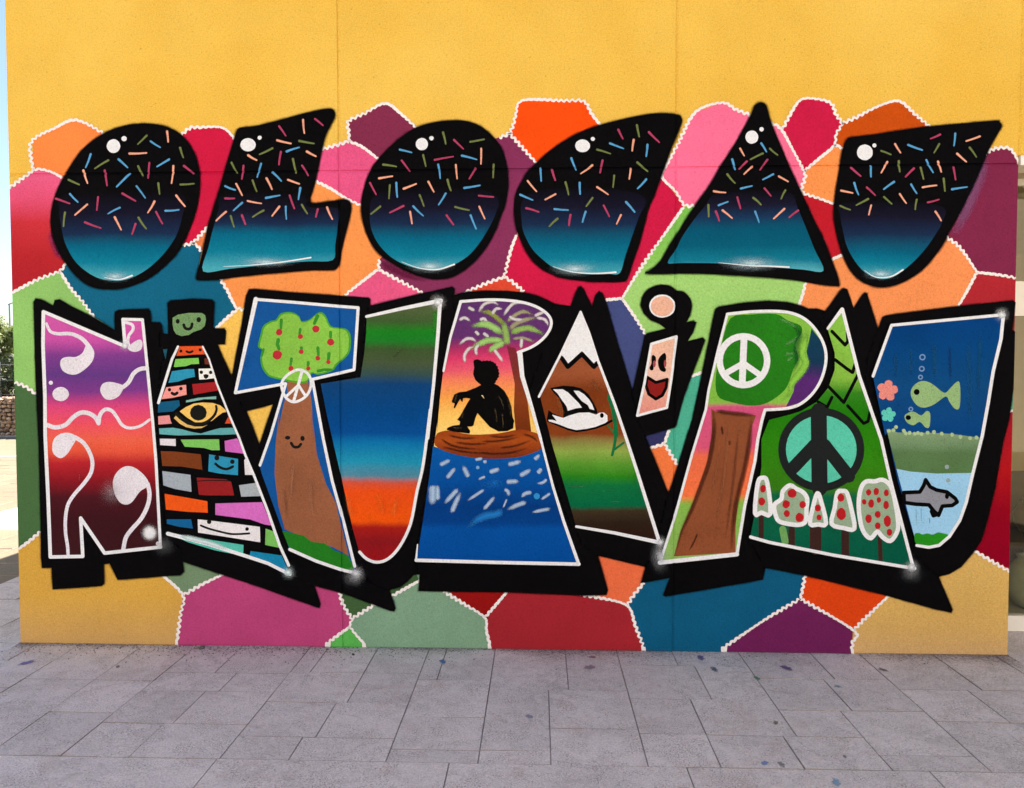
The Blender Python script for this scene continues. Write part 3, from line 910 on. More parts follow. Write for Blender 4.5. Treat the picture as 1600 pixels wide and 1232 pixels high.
top_letter('black letter L with sprinkles in the upper word',
    A(300, '350,330 375,305 420,297 520,285 700,240 900,185 1060,155 1105,165 1118,205 1090,270 1050,350 1020,450 990,600 960,740 928,883 1060,880 1190,862 1235,885 1245,930 1230,1010 1200,1130') + B(300, '1170,760 1155,850 1130,900 1080,912 900,915 600,940 400,960 200,985 60,990 38,960 80,800 130,560') + A(300, '200,840 280,560 330,400'),
    B(300, '90,922 130,740 165,600 210,440 240,330 560,310 870,330 910,420 1138,430 1140,560 1120,720 1100,835 900,845 600,870 300,902'),
    night(300, 332, 350, 366, 395, 424), 300, [(440, 435, 60, 52), (531, 380, 16, 16)],
    'p 683,290,735,365;s 870,240,880,345;p 963,233,1025,283;s 668,400,775,425;o 840,405,955,425;b 742,487,840,455;o 630,462,530,510;s 900,488,970,525;s 442,517,508,555;p 697,490,682,590;o 790,545,815,655;b 543,582,512,688;p 862,597,910,675;o 312,575,355,655;p 405,598,392,702;b 630,648,700,718;s 752,708,840,740;o 475,712,508,798;s 585,697,627,782;b 262,757,340,787;s 348,740,395,830;b 848,772,833,862;b 580,850,688,830;p 263,853,335,853;s 437,873,545,893;p 765,830,802,932;o 860,903,903,972;b 395,887,327,948;s 685,917,628,990;b 735,917,740,1015;o 562,947,477,998;s 268,958,192,1028;o 305,990,332,1078;p 393,985,420,1055;p 985,938,970,998;s 1057,923,1098,1015',
    [(B(300, '930,815 740,845 600,862 450,875 250,885'), 2.4)], [(B(300, '580,850')[0], 58, 11, 0.8)])
top_letter('round black letter O with sprinkles in the middle of the upper word',
    A(540, '850,245 960,255 1050,290 1140,360 1210,450 1250,560 1268,680 1265,800 1240,920 1200,1020') + B(540, '1180,580 1120,700 1030,820 930,910 830,965 720,982 600,965 480,920 370,860 270,790 200,700 150,580 125,450 130,350 160,230 200,130') + A(540, '240,570 330,470 440,375 560,300 700,260'),
    B(540, '190,480 200,580 240,680 310,770 400,840 520,890 640,912 740,910 850,870 960,800 1040,710 1110,600 1170,480 1190,350 1000,280 400,280 215,350'),
    night(292, 326, 350, 372, 400, 426), 540, [(597, 430, 48, 48), (672, 384, 17, 17)],
    'o 762,340,783,428;p 848,397,920,467;o 975,412,1083,392;b 425,473,517,495;s 1060,465,1058,585;o 607,515,628,603;p 697,553,842,527;b 910,520,1025,550;o 295,590,398,605;p 440,558,503,642;b 725,590,740,697;s 862,592,872,700;p 1015,620,968,700;o 1157,590,1153,692;s 263,697,367,680;p 192,732,240,823;o 347,750,340,855;b 398,732,405,843;s 455,778,553,740;s 648,723,690,802;o 797,708,823,792;b 928,772,1050,752;b 783,815,728,903;p 1042,832,1155,842;o 580,828,613,915;o 272,917,200,975;p 453,912,347,965;b 530,915,608,990;s 505,957,520,1050;o 857,920,965,945;s 1045,917,1088,1012;b 977,985,1020,1092;p 790,985,843,1058',
    [(B(540, '850,868 740,905 650,908 550,890 440,848'), 2.6)], [(B(540, '660,885')[0], 42, 13, 0.9)])
top_letter('black letter C with a flat right side and sprinkles',
    A(780, '1250,190 1390,200 1420,222 1424,260 1390,350 1340,470 1300,580 1260,690 1210,830 1160,950') + B(780, '1110,650 1060,800 1010,950 990,990 960,1002 800,1005 650,995 500,975 380,930 290,870 220,780 160,660 130,560 118,440 130,320 180,220') + A(780, '220,650 300,570 400,480 520,400 640,335 780,285 950,240 1120,205'),
    B(780, '175,530 200,640 260,750 340,830 430,895 560,930 700,945 850,942 940,937 985,800 1040,640 1090,500 1140,350 900,280 400,280 190,350'),
    night(290, 325, 352, 380, 405, 432), 780, [(651, 444, 58, 50), (731, 390, 16, 16)],
    'p 930,317,965,388;o 1075,283,1093,372;p 1168,337,1250,417;b 865,425,970,465;s 1050,397,1038,483;b 1157,435,1147,525;o 765,473,868,505;b 563,540,600,632;s 727,595,637,660;p 807,557,788,653;o 1078,573,1157,642;b 322,620,328,718;p 412,630,438,712;s 1027,620,1015,702;s 222,717,292,800;o 898,675,888,767;b 1147,705,1080,777;o 518,728,542,825;b 628,732,632,820;s 765,765,850,823;b 165,825,262,867;s 440,820,360,863;o 728,850,680,915;b 990,882,1057,960;p 212,930,310,960;b 432,937,537,945;p 815,908,860,995;b 675,957,650,1038;s 950,983,917,1053;o 455,1012,392,1072;p 557,982,545,1065',
    [(B(780, '910,930 800,938 690,938 560,925 420,885'), 3.0)], [(B(780, '590,905')[0], 46, 14, 0.95)])
top_letter('pointed black letter A with sprinkles',
    A(1020, '840,105 880,125 900,190 920,260 960,360 1020,500 1080,640 1140,770 1200,900 1270,1050') + B(1020, '1330,670 1400,850 1440,960 1452,1025 1435,1037 1280,1020 1100,990 900,970 600,950 300,938 60,942 -60,937 -12,910 60,840 130,720 190,630 250,530 330,410 450,240') + A(1020, '530,600 640,430 740,250 775,180 795,130'),
    B(1020, '115,855 180,750 230,650 320,520 400,420 500,310 800,290 1070,310 1130,430 1200,600 1260,750 1330,918 1180,910 1000,895 800,885 600,865 400,858 200,858'),
    [(296, K), (322, (25, 24, 45)), (340, (24, 52, 86)), (358, (0, 84, 112)), (385, (0, 92, 118)), (408, (16, 120, 144)), (426, (90, 176, 188))], 1020, [(771, 376, 51, 51), (847, 315, 17, 17)],
    'b 845,425,885,490;s 680,465,712,522;o 912,465,972,515;o 857,503,760,550;b 618,550,640,628;p 732,565,672,625;p 893,552,835,632;s 775,605,710,665;o 580,665,640,735;b 938,665,857,707;s 982,682,1053,722;b 685,777,772,757;s 475,798,567,808;p 870,775,920,835;o 1033,790,1000,857;b 512,908,585,880;p 658,845,683,933;o 783,850,842,903;o 432,905,435,997;p 490,955,517,1030;s 543,947,617,1008;b 797,957,828,1042;s 1025,935,942,1012;p 1132,948,1062,1003',
    [(B(1020, '1060,890 900,882 780,880 640,868 510,855'), 2.8)], [(B(1020, '770,862')[0], 60, 16, 0.85)])
top_letter('black letter U with a flat slanted top and sprinkles',
    A(1280, '215,395 245,378 400,360 600,330 800,300 1000,280 1200,262 1380,248 1405,258 1420,290 1400,330 1330,450 1280,560 1230,680 1160,830 1080,990 1000,1130') + B(1280, '980,680 900,800 800,910 700,980 600,1025 490,1045 380,1025 290,970 220,880 170,760 130,620 112,480 120,340 150,150') + A(1280, '175,500 195,430'),
    B(1280, '160,480 180,600 210,720 260,820 330,910 410,962 490,982 560,970 640,925 740,840 830,740 900,640 955,540 960,420 600,370 170,390'),
    night(312, 340, 366, 396, 412, 436), 1280, [(352, 495, 62, 61), (427, 441, 16, 16)],
    'p 940,355,865,388;b 1057,348,1047,443;s 1250,370,1143,407;o 480,483,555,512;s 588,430,630,497;b 690,437,800,477;o 932,430,892,498;o 1170,458,1222,532;s 1072,505,1143,568;s 527,570,480,655;o 617,563,625,645;b 832,555,885,652;s 923,567,948,647;p 245,615,320,680;b 400,600,400,685;p 735,620,670,685;o 787,613,810,702;p 1043,612,1060,708;b 270,733,303,825;p 367,768,433,830;b 580,725,500,782;b 713,745,757,815;s 803,768,912,752;o 967,700,977,797;b 1032,783,1150,765;s 167,793,257,812;o 378,858,285,907;o 502,843,562,897;s 625,820,675,892;p 843,885,930,862;o 757,863,745,940;o 160,912,238,943;s 402,908,383,982;s 903,957,947,1028',
    [(B(1280, '650,910 570,958 490,972 420,962 350,915'), 2.6)], [(B(1280, '480,945')[0], 34, 12, 0.85)])

# ---------------------------------------------------------------- lower row: black bodies first
def body(label, pts):
    o = poly('letter', pts, BLACK, mural, up(0.0001))
    o['label'] = label
    feather(o, pts, 2.6)
    return o
L_N = body('letter N filled with a pink to maroon sunset and white swirls', Cc(0, '270,160 285,137 330,145 420,190 435,150 470,142 550,190 730,280 900,380 903,240 930,225 1165,218 1180,235 1185,320 1255,322 1268,345 1300,600 1300,800 1270,950') + D(0, '1260,300 1300,800 1330,1000') + E(0, '1140,150 1145,230 1152,292 1130,312 740,342 690,240 652,245 655,365 640,380 335,402 328,268 268,268 262,200') + D(0, '325,900 310,300') + Cc(0, '295,1000 280,600'))
L_A2 = body('letter A built of coloured bricks with little faces', Cc(220, '215,170 240,152 400,140 560,145 575,165 570,368 655,370 668,385 660,490 605,495 640,580 715,745 760,900 830,1015') + D(220, '880,140 935,290 960,450 1100,850 1165,1085') + E(400, '300,300 365,376 405,495 398,518 380,512 0,378') + E(0, '1150,230 1140,150') + D(0, '1310,1000 1240,300') + Cc(0, '1240,900 1270,640 1295,600 1312,532 1290,530 1255,500 1255,410 1320,412'))
L_T = body('letter T with an apple tree and a peace sign', Cc(220, '828,110 850,65 900,62 1200,90 1560,115') + Cc(440, '680,130 692,140 694,190 668,280 650,560 625,735 480,770 310,800 350,1000 395,1230') + D(440, '480,570 560,930 605,1100 640,1200') + E(400, '700,300 760,380 835,405 872,520 865,538 840,535 540,425 365,378 215,300') + D(220, '1165,1090 1100,850 960,450 932,272') + Cc(220, '1037,960 825,1013 760,900 715,745 790,350'))
L_U2 = body('letter U banded from green through blue to orange and red', Cc(440, '690,195 1000,118 1335,45 1350,60 1350,110 1420,150 1300,560 1265,700 1220,1200') + D(440, '1190,250 1120,800 1050,1190') + E(400, '1000,225 1022,310 985,312 950,350 900,388 835,405 760,380 640,300 600,180') + D(440, '560,930 480,570 395,200') + Cc(440, '390,1230 310,800 625,735 668,280'))
L_R = body('letter R with a seated figure under a palm on an island', Cc(640, '340,110 440,85 600,75 760,78 900,90 1000,115 1080,150 1140,182 1255,200 1200,500 1010,900 1000,950 1080,1230') + D(640, '1200,560 1290,880') + E(800, '440,100 535,190 597,405 590,436 440,440 0,420') + E(400, '1018,412 1026,310 1000,225') + D(640, '50,1150 130,700 200,200') + Cc(640, '220,1100 265,700 310,450 360,250'))
L_A3 = body('letter A as a snow-capped mountain with a white dove', Cc(840, '120,180 255,198 290,110 318,48 335,40 358,60 420,190 428,190 450,110 480,78 505,95 530,150 600,400 740,860 790,1020 830,1200') + D(840, '880,310 1030,680 1040,760 1000,1000') + E(800, '835,262 535,190 440,120 395,0') + D(840, '270,920 190,720 80,330 0,60') + Cc(840, '-60,1000 -60,860 60,500 100,300'))
L_I = body('small letter i with a laughing salmon face', smooth(Cc(840, '805,190 815,130 850,75 910,40 980,30 1040,42 1085,75 1140,85 1190,140 1200,210 1185,270'), False, 3) + Cc(840, '1160,320 1215,310 1235,322 1210,400 1170,470 1290,440 1305,460 1260,580 1200,740 1140,900 1080,1120 1070,1140 950,1170 840,1205 790,1100 740,860 800,600 835,430 850,410 1000,370 950,330 880,300 830,250'))
L_P = body('letter P with a round tree bearing a white peace sign', Cc(1040, '380,240 390,215 415,200 600,170 800,155 950,165 1050,190 1110,215 1180,215 1255,238 1260,380 1310,560 1310,680 1250,800 1180,930 1050,1010 800,1040 790,1080 740,1230') + D(1040, '730,200 680,500 640,900 640,980') + E(800, '1480,70 1580,265 1565,340 1400,370 960,445 945,440 985,330 805,362 835,262 900,170 920,60') + D(1040, '20,660 60,550 200,90') + Cc(1040, '180,1200 300,640'))
L_A4 = body('letter A with a dark peace sign above red-dotted trees', Cc(1040, '1240,240 1360,75 1385,55 1412,62 1465,208 1530,110 1550,90 1572,98') + Cc(1280, '372,110 455,375 420,600 410,760 520,1230') + D(1280, '600,500 740,1060') + E(1200, '1010,230 1060,320 1148,530 1140,547 1110,540 1040,525 700,430 230,315 0,270') + E(800, '1575,265 1480,70') + D(1040, '600,980 640,500 690,200') + Cc(1040, '700,1000 900,980 1100,880 1240,700 1200,370'))
L_U3 = body('letter U filled with sea, fish and a grey dolphin', Cc(1280, '455,375 490,280 520,268 1000,205 1505,152 1528,165 1500,380 1530,395 1532,560 1510,840 1475,1080') + D(1280, '1430,250 1370,600 1310,850 1260,1020 1200,1110 1105,1225') + E(1200, '1130,305 1065,322 980,250') + D(1280, '690,1060 550,500') + Cc(1280, '470,1230 360,760 380,600'))
up(0.0003)

def fill(let, pts, mat, name='letter_fill', sm=False):
    return poly(name, pts, mat, let, up(0.0001), sm)
def line(let, pts, w, sm=False, w2=None, mat=None, name='white_outline'):
    return stroke(name, pts, w, mat or WHT, let, up(), w2, sm, 4)

# ---- N
pN = Cc(0, '350,238 985,505 968,297 1120,300 1150,600 1200,1100') + D(0, '1225,400 1258,1075 825,1118 638,848 655,1143 402,1148 385,700 362,200') + Cc(0, '360,900 345,500')
gN = gradient('sunset_n', [(470, (214, 96, 166)), (530, (206, 84, 166)), (555, (130, 62, 140)), (585, (100, 58, 130)), (612, (130, 60, 138)), (636, (222, 72, 124)), (662, (240, 84, 100)), (688, (240, 100, 74)), (704, (234, 88, 62)), (722, (186, 38, 46)), (748, (142, 26, 36)), (776, (76, 24, 32)), (812, (62, 22, 28)), (872, (62, 26, 30))], 155)
fill(L_N, pN, gN)
sw = paint((232, 222, 228), 0.6, 1.3)
L0 = up()
def swirl(pts, w, w2=None): stroke('swirl', pts, w, sw, L_N, up(), w2, True, 4)
swirl(Cc(0, '370,330 400,390 460,410 560,410 650,450 710,520'), 4, 7)
poly('swirl', Cc(0, '690,480 740,540 735,610 690,670 620,720 560,728 500,700 478,650 490,605 540,590 600,590 650,560 670,520'), sw, L_N, up(), True)
swirl(Cc(0, '990,322 1040,340 1045,380 1015,420 1005,470 1020,520'), 4.6)
poly('swirl', Cc(0, '1015,505 1060,470 1100,455 1120,480 1110,530 1070,550 1030,545 1005,525'), sw, L_N, up(), True)
disc('swirl', Cc(0, '405,792')[0], 3.2, sw, L_N, up())
disc('swirl', Cc(0, '482,880')[0], 13, sw, L_N, up(), 11)
poly('swirl', Cc(0, '790,850 810,800 860,785 920,795 970,815 965,850 930,900 870,925 820,910'), sw, L_N, up(), True)
swirl(Cc(0, '960,830 1010,790 1050,720 1100,685 1155,678'), 6.5)
swirl(Cc(0, '375,1120 440,1140 520,1120 580,1060 640,1025 700,1030 750,1060 778,1108'), 6.8)
swirl(Cc(0, '778,1105 790,1040 830,1000 880,1010 920,1060 960,1120 1020,1145 1100,1130 1175,1080'), 6.5, 4)
poly('swirl', D(0, '415,300 430,230 480,190 540,182 590,200 600,235 570,290 530,350 480,380 430,350'), sw, L_N, up(), True)
swirl(D(0, '590,215 660,260 710,340 730,420 715,500 660,580 590,660 540,740 520,840 520,960 535,1060 540,1135'), 6.5, 5)
poly('swirl', D(0, '890,560 920,490 980,445 1050,450 1120,500 1165,560 1160,600 1100,640 1040,720 990,742 940,720 900,650'), sw, L_N, up(), True)
swirl(D(0, '1160,580 1175,660 1160,750 1110,850 1040,930 990,1000 970,1095'), 6.5)
glow('spray_shine', D(0, '880,640')[0], 26, (190, 170, 175), L_N, 30, 0.45)
glow('spray_shine', D(0, '1175,962')[0], 16, (238, 234, 234), L_N, 16, 1.0, core=0.45)
disc('swirl', D(0, '1240,1045')[0], 3.2, sw, L_N, up())
line(L_N, Cc(0, '348,238 985,508 968,297'), 5.2); line(L_N, Cc(0, '968,297 1120,300 1150,600 1200,1100') + D(0, '1225,400 1260,1075'), 4.6)
line(L_N, D(0, '1262,1072 825,1120 638,846 655,1145 402,1150'), 5.4)
line(L_N, D(0, '402,1150 385,700 362,200') + Cc(0, '360,900 345,500 348,238'), 5.6)
glow('spray_shine', Cc(0, '985,500')[0], 13, (238, 234, 234), L_N)
glow('spray_shine', D(0, '1280,1060')[0], 26, (120, 120, 120), L_N, 24, 0.5)

# ---- A of bricks
def brick(f, t, c, **kw): return poly('painted_brick', f(t), paint(c, **kw), L_A2, LB, False)
LB = up(0.0001)
brick(F1, '310,470 400,420 560,395 760,395 820,430 830,500 810,600 760,650 640,690 560,740 450,755 370,730 330,670 310,580', (116, 152, 98), grain=2.0)
brick(F1, '420,915 770,910 815,1040 640,1045 480,1060 370,1065', (228, 82, 32))
brick(F1, '355,1115 715,1095 725,1190 600,1195 520,1225 345,1240 330,1230', (126, 196, 84))
brick(F2, '905,5 945,0 1000,100 910,95', (112, 46, 32))
brick(F2, '400,205 640,170 745,170 760,290 620,320 500,365 345,385', (42, 146, 178), patchy=.12)
brick(F2, '815,165 1010,160 1085,310 930,330 825,335', (242, 238, 230))
brick(F2, '310,455 620,415 630,570 400,620 235,640', (242, 152, 142))
brick(F2, '715,405 1085,370 1140,500 960,530 735,570', (168, 30, 36))
brick(F2, '185,690 510,655 525,740 420,830 180,850', (8, 86, 122))
brick(F2, '620,660 800,620 1090,595 1090,640 900,640 700,680 620,690', (132, 182, 172))
brick(F2, '185,905 360,890 380,980 400,1020 190,1035', (232, 146, 146))
brick(F2, '1275,920 1310,910 1360,1020 1225,1020', (216, 76, 42))
brick(F2, '200,1095 420,1085 560,1110 700,1150 850,1175 1000,1130 1150,1090 1380,1085 1420,1185 1200,1195 900,1195 500,1205 205,1185', (98, 170, 172), patchy=.14)
brick(F3, '110,255 358,260 360,370 115,355', (228, 218, 222))
brick(F3, '435,270 1035,265 1045,435 920,435 800,400 500,380', (126, 196, 94))
brick(F3, '1120,290 1320,250 1425,490 1130,455', (212, 102, 188))
brick(F3, '125,450 330,455 750,500 775,740 450,690 150,680', (122, 57, 22), patchy=.15)
brick(F3, '880,500 1000,520 1330,570 1330,825 1050,800 865,765', (42, 146, 182), patchy=.1)
brick(F3, '1425,590 1450,560 1600,820 1440,820', (232, 224, 224))
brick(F3, '150,760 590,820 605,1085 350,1040 220,1000 165,980', (166, 174, 182))
brick(F3, '685,860 1150,890 1225,930 1270,1140 850,1140 720,1130', (148, 27, 31))
brick(F3, '1345,980 1610,945 1690,1150 1380,1160', (172, 177, 182))
brick(F4, '135,10 620,95 625,225 400,215 150,190', (242, 88, 18), patchy=.12)
brick(F4, '710,120 1240,105 1350,370 1270,360 1100,300 710,250', (216, 108, 192))
brick(F4, '160,300 435,300 455,405 300,385 160,350', (10, 96, 148))
brick(F4, '510,300 700,320 1215,385 1220,560 900,510 515,450', (238, 230, 230))
brick(F4, '1280,405 1380,440 1445,625 1275,590', (122, 192, 92))
brick(F4, '170,450 400,490 700,540 1030,590 1025,715 700,650 400,560', (84, 188, 168), patchy=.12)
brick(F4, '1110,660 1460,710 1545,895 1300,800 1090,740', (16, 132, 172))
brick(F2, '520,830 620,760 740,708 880,690 1040,700 1150,735 1240,810 1250,840 1190,850 1120,900 1020,980 900,1000 760,1000 640,930', (246, 196, 100))
brick(F2, '430,935 465,893 540,970 640,1035 760,1066 880,1064 960,1040 860,1090 740,1098 620,1075 520,1020', (226, 182, 104))
FI = paint((26, 26, 24), 0.5)
LF = up(0.0001)
def mark(f, t, w, w2=None): stroke('painted_face_mark', f(t), w, FI, L_A2, LF, w2, True, 3)
def dot(f, x, y, rx, ry=None):
    c = f('%f,%f' % (x, y))[0]; k = f('0,0 100,0'); k = (k[1][0] - k[0][0]) / 100
    disc('painted_face_mark', c, rx * k, FI, L_A2, LF, (ry or rx) * k, 12)
dot(F1, 390, 525, 32, 38); dot(F1, 718, 500, 36, 42); mark(F1, '485,580 505,630 560,648 602,620 615,565', 4.6)
dot(F1, 440, 990, 24); dot(F1, 742, 970, 25); mark(F1, '528,995 572,1012 622,992', 3.4)
dot(F2, 857, 220, 28); dot(F2, 1005, 222, 28); poly('painted_face_mark', F2('890,260 930,248 972,262 965,300 930,325 900,305'), FI, L_A2, LF)
dot(F2, 362, 492, 26, 28); dot(F2, 540, 475, 28); mark(F2, '402,545 440,565 482,542', 4.6)
dot(F3, 1000, 555, 40); dot(F3, 1242, 615, 36); mark(F3, '980,648 1050,702 1150,730 1250,690', 4.2)
dot(F4, 640, 328, 26); dot(F4, 1070, 410, 21); mark(F4, '545,370 650,410 850,460 950,468 1095,460', 3.2)
mark(F3, '680,920 900,905 1200,912', 1.3, 2.0)
dot(F2, 812, 850, 133, 123)
mark(F2, '470,868 560,950 680,1010 820,1030 950,990 1050,905 1095,810 1088,745', 5.6, 3.6)
line(L_A2, F1('395,920 300,1120') + Cc(220, '145,948'), 3.6, False, 4.6)
line(L_A2, Cc(220, '490,510 540,610 600,800 700,1050 775,1225') + D(220, '820,350 900,540 1000,800 1090,1060 1160,1215'), 2.6, False, 4.6)
line(L_A2, D(220, '218,968 520,1045 850,1150 1000,1200') + E(400, '215,308'), 6.0, False, 5.0)
soft_stroke('spray_mist', D(220, '300,985 520,1035 700,1095'), 11, (225, 240, 238), L_A2, 0.7)
glow('spray_shine', E(400, '205,295')[0], 15, (225, 240, 245), L_A2)
poly('colour_patch', Cc(220, '180,532 215,528 200,610'), paint((20, 84, 100)), L_A2, up())

# ---- T with the apple tree
BLU = paint((4, 82, 152), 0.55, 1.0, 0.1)
fill(L_T, Cc(220, '905,142 1560,197') + Cc(440, '600,207 570,690 245,765 330,1200') + D(440, '400,560 490,880 570,1215') + E(400, '625,300 540,280 380,225 215,150') + D(220, '1165,1085 1060,800 950,500 935,440 1020,190') + Cc(220, '1030,1180 1135,800 745,870'), BLU)
poly('painted_trunk', Cc(220, '1150,770 1310,770 1340,950 1350,1200') + D(220, '1350,100 1380,350 1450,580 1530,730') + D(440, '440,790 490,990 530,1140') + D(220, '1600,1125 1500,1070 1340,1035 1250,985 1130,935 1080,750 1050,500 1060,250 1090,0') + Cc(220, '1080,1150 1120,960 1150,870'), paint((152, 92, 62), 0.6, 1.2, 0.12), L_T, up(0.0001))
poly('painted_grass', D(220, '1110,945 1180,960 1280,985 1340,1032 1440,1042 1520,1100 1600,1130') + D(440, '525,1142 560,1215') + E(400, '615,295 540,276 380,222 215,148'), paint((32, 122, 28), 0.6, 1.0, 0.1), L_T, up(0.0001))
crown = Cc(220, '920,510 940,420 960,350 1020,310 1060,300 1100,250 1180,240 1240,270 1260,310 1320,300 1400,240 1450,270 1490,350 1580,365') + Cc(440, '520,380 545,430 540,540 500,600 440,650 400,700 290,730 240,720') + Cc(220, '1300,790 1200,790 1080,765 1000,740 950,670 940,590 960,540')
poly('painted_crown', crown, paint((72, 158, 40), 0.6, 1.0, 0.08), L_T, up(0.0001), True, 3)
cx_, cy_ = 472, 543
poly('painted_crown', [(cx_ + (x - cx_) * 0.955, cy_ + (y - cy_) * 0.95) for x, y in crown], paint((138, 196, 72), 0.6, 1.2, 0.12), L_T, up(0.0001), True, 3)
L0 = up(0.0001)
for t, w in (('1103,302 1100,370', 5), ('1080,458 1072,490 1085,530', 6), ('1385,272 1360,330', 6), ('1250,376 1245,415', 4.5), ('1487,400 1487,440', 5), ('1260,520 1260,542', 5), ('1388,520 1392,580', 5), ('1475,565 1470,612', 5.5), ('1182,605 1175,655', 4.5), ('1313,635 1310,662', 5), ('1390,700 1440,690 1490,690', 5), ('950,580 960,545 965,530', 4)):
    stroke('painted_leaf', Cc(220, t), w, paint((52, 142, 38)), L_T, L0, w * 0.8)
L0 = up(0.0001)
for x, y, r in ((1087, 398, 26), (1072, 575, 37), (1372, 373, 28), (1252, 432, 20), (1487, 475, 28), (1258, 550, 19), (1387, 600, 19), (1470, 630, 17), (1178, 680, 20), (1313, 680, 17)):
    disc('painted_apple', Cc(220, '%d,%d' % (x, y))[0], r / 5, paint((190, 44, 54)), L_T, L0, None, 14, 0.06)
pw = paint((236, 232, 232), 0.6, 1.2)
ring = Cc(220, '1215,695 1270,695 1320,735 1335,800 1315,870 1265,920 1200,942 1145,915 1115,860 1105,800 1140,740')
strokes('painted_peace_sign', [(smooth(ring, True, 3) + [ring[0]], 4.2), (Cc(220, '1265,700 1235,810 1200,932'), 4.6), (Cc(220, '1237,810 1145,895'), 4.2), (Cc(220, '1237,810 1292,895'), 4.2)], pw, L_T)
L0 = up()
disc('painted_face_mark', D(220, '1152,220')[0], 4.2, FI, L_T, L0, 3); disc('painted_face_mark', D(220, '1268,225')[0], 3.4, FI, L_T, L0, 4)
stroke('painted_face_mark', D(220, '1180,262 1200,290 1235,292 1255,270'), 4.4, FI, L_T, L0, None, True)
line(L_T, Cc(220, '745,870 905,140'), 4.6, False, 7); line(L_T, Cc(220, '905,142 1200,165 1560,197') + Cc(440, '600,207'), 4.6); line(L_T, Cc(440, '602,207 570,690 245,765 330,1230') + D(440, '400,560 490,880 575,1222'), 4.6)
line(L_T, E(400, '630,300 540,280 380,225 215,152'), 5); line(L_T, Cc(220, '745,870 1135,798'), 4.6); line(L_T, Cc(220, '1138,800 1020,1200') + D(220, '937,435'), 4.2)
glow('spray_shine', E(400, '628,305')[0], 18, (238, 236, 236), L_T); glow('spray_shine', E(400, '610,330')[0], 24, (150, 150, 152), L_T, 20, 0.55)

# ---- U banded
gU = gradient('bands_u', [(478, (86, 98, 62)), (503, (64, 92, 48)), (518, (28, 128, 32)), (533, (30, 124, 40)), (546, (62, 86, 46)), (568, (72, 86, 58)), (584, (54, 80, 76)), (600, (16, 66, 118)), (640, (4, 70, 132)), (678, (6, 76, 146)), (692, (12, 112, 168)), (722, (32, 146, 178)), (744, (84, 136, 156)), (754, (214, 84, 58)), (766, (238, 80, 24)), (814, (240, 86, 14)), (824, (168, 30, 24)), (848, (140, 24, 30)), (882, (162, 20, 26))], 620, 0.55, 0.016, 0.008, 0.08)
pU = Cc(440, '668,280 1245,153 1225,400 1190,800 1140,1230') + D(440, '1110,420 1060,640 1010,890 930,1060 840,1160 750,1188 670,1165 610,1110 560,930 480,570 360,50') + Cc(440, '310,800 620,750 650,560 665,400')
fill(L_U2, pU, gU)
soft_stroke('spray_mist', Cc(440, '1205,220 1205,340 1190,420'), 12, (40, 150, 40), L_U2, 0.6)
line(L_U2, Cc(440, '667,276 950,212 1245,152'), 4.4, False, 6.5); line(L_U2, Cc(440, '1240,155 1225,400 1190,800 1145,1225'), 6, False, 4.4)
line(L_U2, D(440, '1164,0 1110,420 1060,640 1010,890 930,1060 840,1160 750,1190 670,1165 613,1110'), 4.6, True)
glow('spray_shine', Cc(440, '1222,165')[0], 17, (240, 238, 236), L_U2)

# ---- R with the figure
gR = gradient('sunset_r', [(468, (92, 52, 108)), (528, (102, 50, 110)), (545, (176, 50, 100)), (560, (222, 62, 106)), (578, (236, 90, 112)), (594, (246, 130, 92)), (620, (250, 162, 76)), (650, (254, 198, 98)), (678, (255, 212, 118))], 740, 0.55, 0.012, 0.012)
pR = smooth(Cc(640, '400,160 600,148 760,150 900,170 1010,210 1080,260 1105,325 1085,392 1030,460 950,515 850,553'), False, 3) + Cc(640, '880,740 950,960 1020,1200') + D(640, '1040,280 1120,600 1200,860 1320,1200 700,1192 58,1176 110,850 160,500 220,100') + Cc(640, '215,1200 240,900 265,700 310,450 350,320')
fill(L_R, pR, gR)
gS = gradient('sea_r', [(698, (10, 88, 164)), (755, (2, 76, 152)), (790, (0, 58, 126)), (816, (0, 62, 132)), (826, (2, 78, 156)), (885, (4, 74, 150))], 760, 0.5, 0.02, 0.008, 0.09)
poly('painted_sea', D(640, '185,285 300,325 450,360 620,375 800,370 930,345 1035,290 1120,600 1200,860 1320,1200 700,1192 58,1176 110,850 160,500'), gS, L_R, up(0.0001))
poly('painted_trunk', Cc(640, '760,500 830,525 880,740 925,960 950,1170 830,1180 815,1000 822,800 790,640'), gradient('palm_trunk', [(540, (128, 40, 56)), (580, (126, 50, 44)), (620, (138, 62, 26)), (676, (112, 46, 18))], 810), L_R, up(0.0001))
poly('painted_island', D(640, '202,280 207,205 240,175 320,165 480,195 700,185 860,155 960,175 1008,200 1035,296 930,350 800,378 620,384 450,368 300,332'), gradient('island_clay', [(672, (150, 62, 22)), (688, (168, 76, 26)), (702, (140, 58, 22)), (716, (116, 48, 26))], 760, 0.6, 0.01, 0.02, 0.16), L_R, up(0.0001), True, 3)
for t in ('245,225 320,275 420,300 560,310', '500,330 650,345 800,335 930,295', '300,200 420,225 520,220', '560,250 700,245 860,215', '260,290 400,325 560,345', '700,300 820,285 950,240', '350,255 480,270 620,265', '880,190 960,215 1000,250', '620,205 740,215 840,195'):
    soft_stroke('painted_shade', D(640, t), 5, (70, 28, 14), L_R, 0.7)
GR = {'a': (146, 176, 92), 'b': (160, 200, 112), 'c': (140, 146, 70), 'd': (160, 150, 118)}
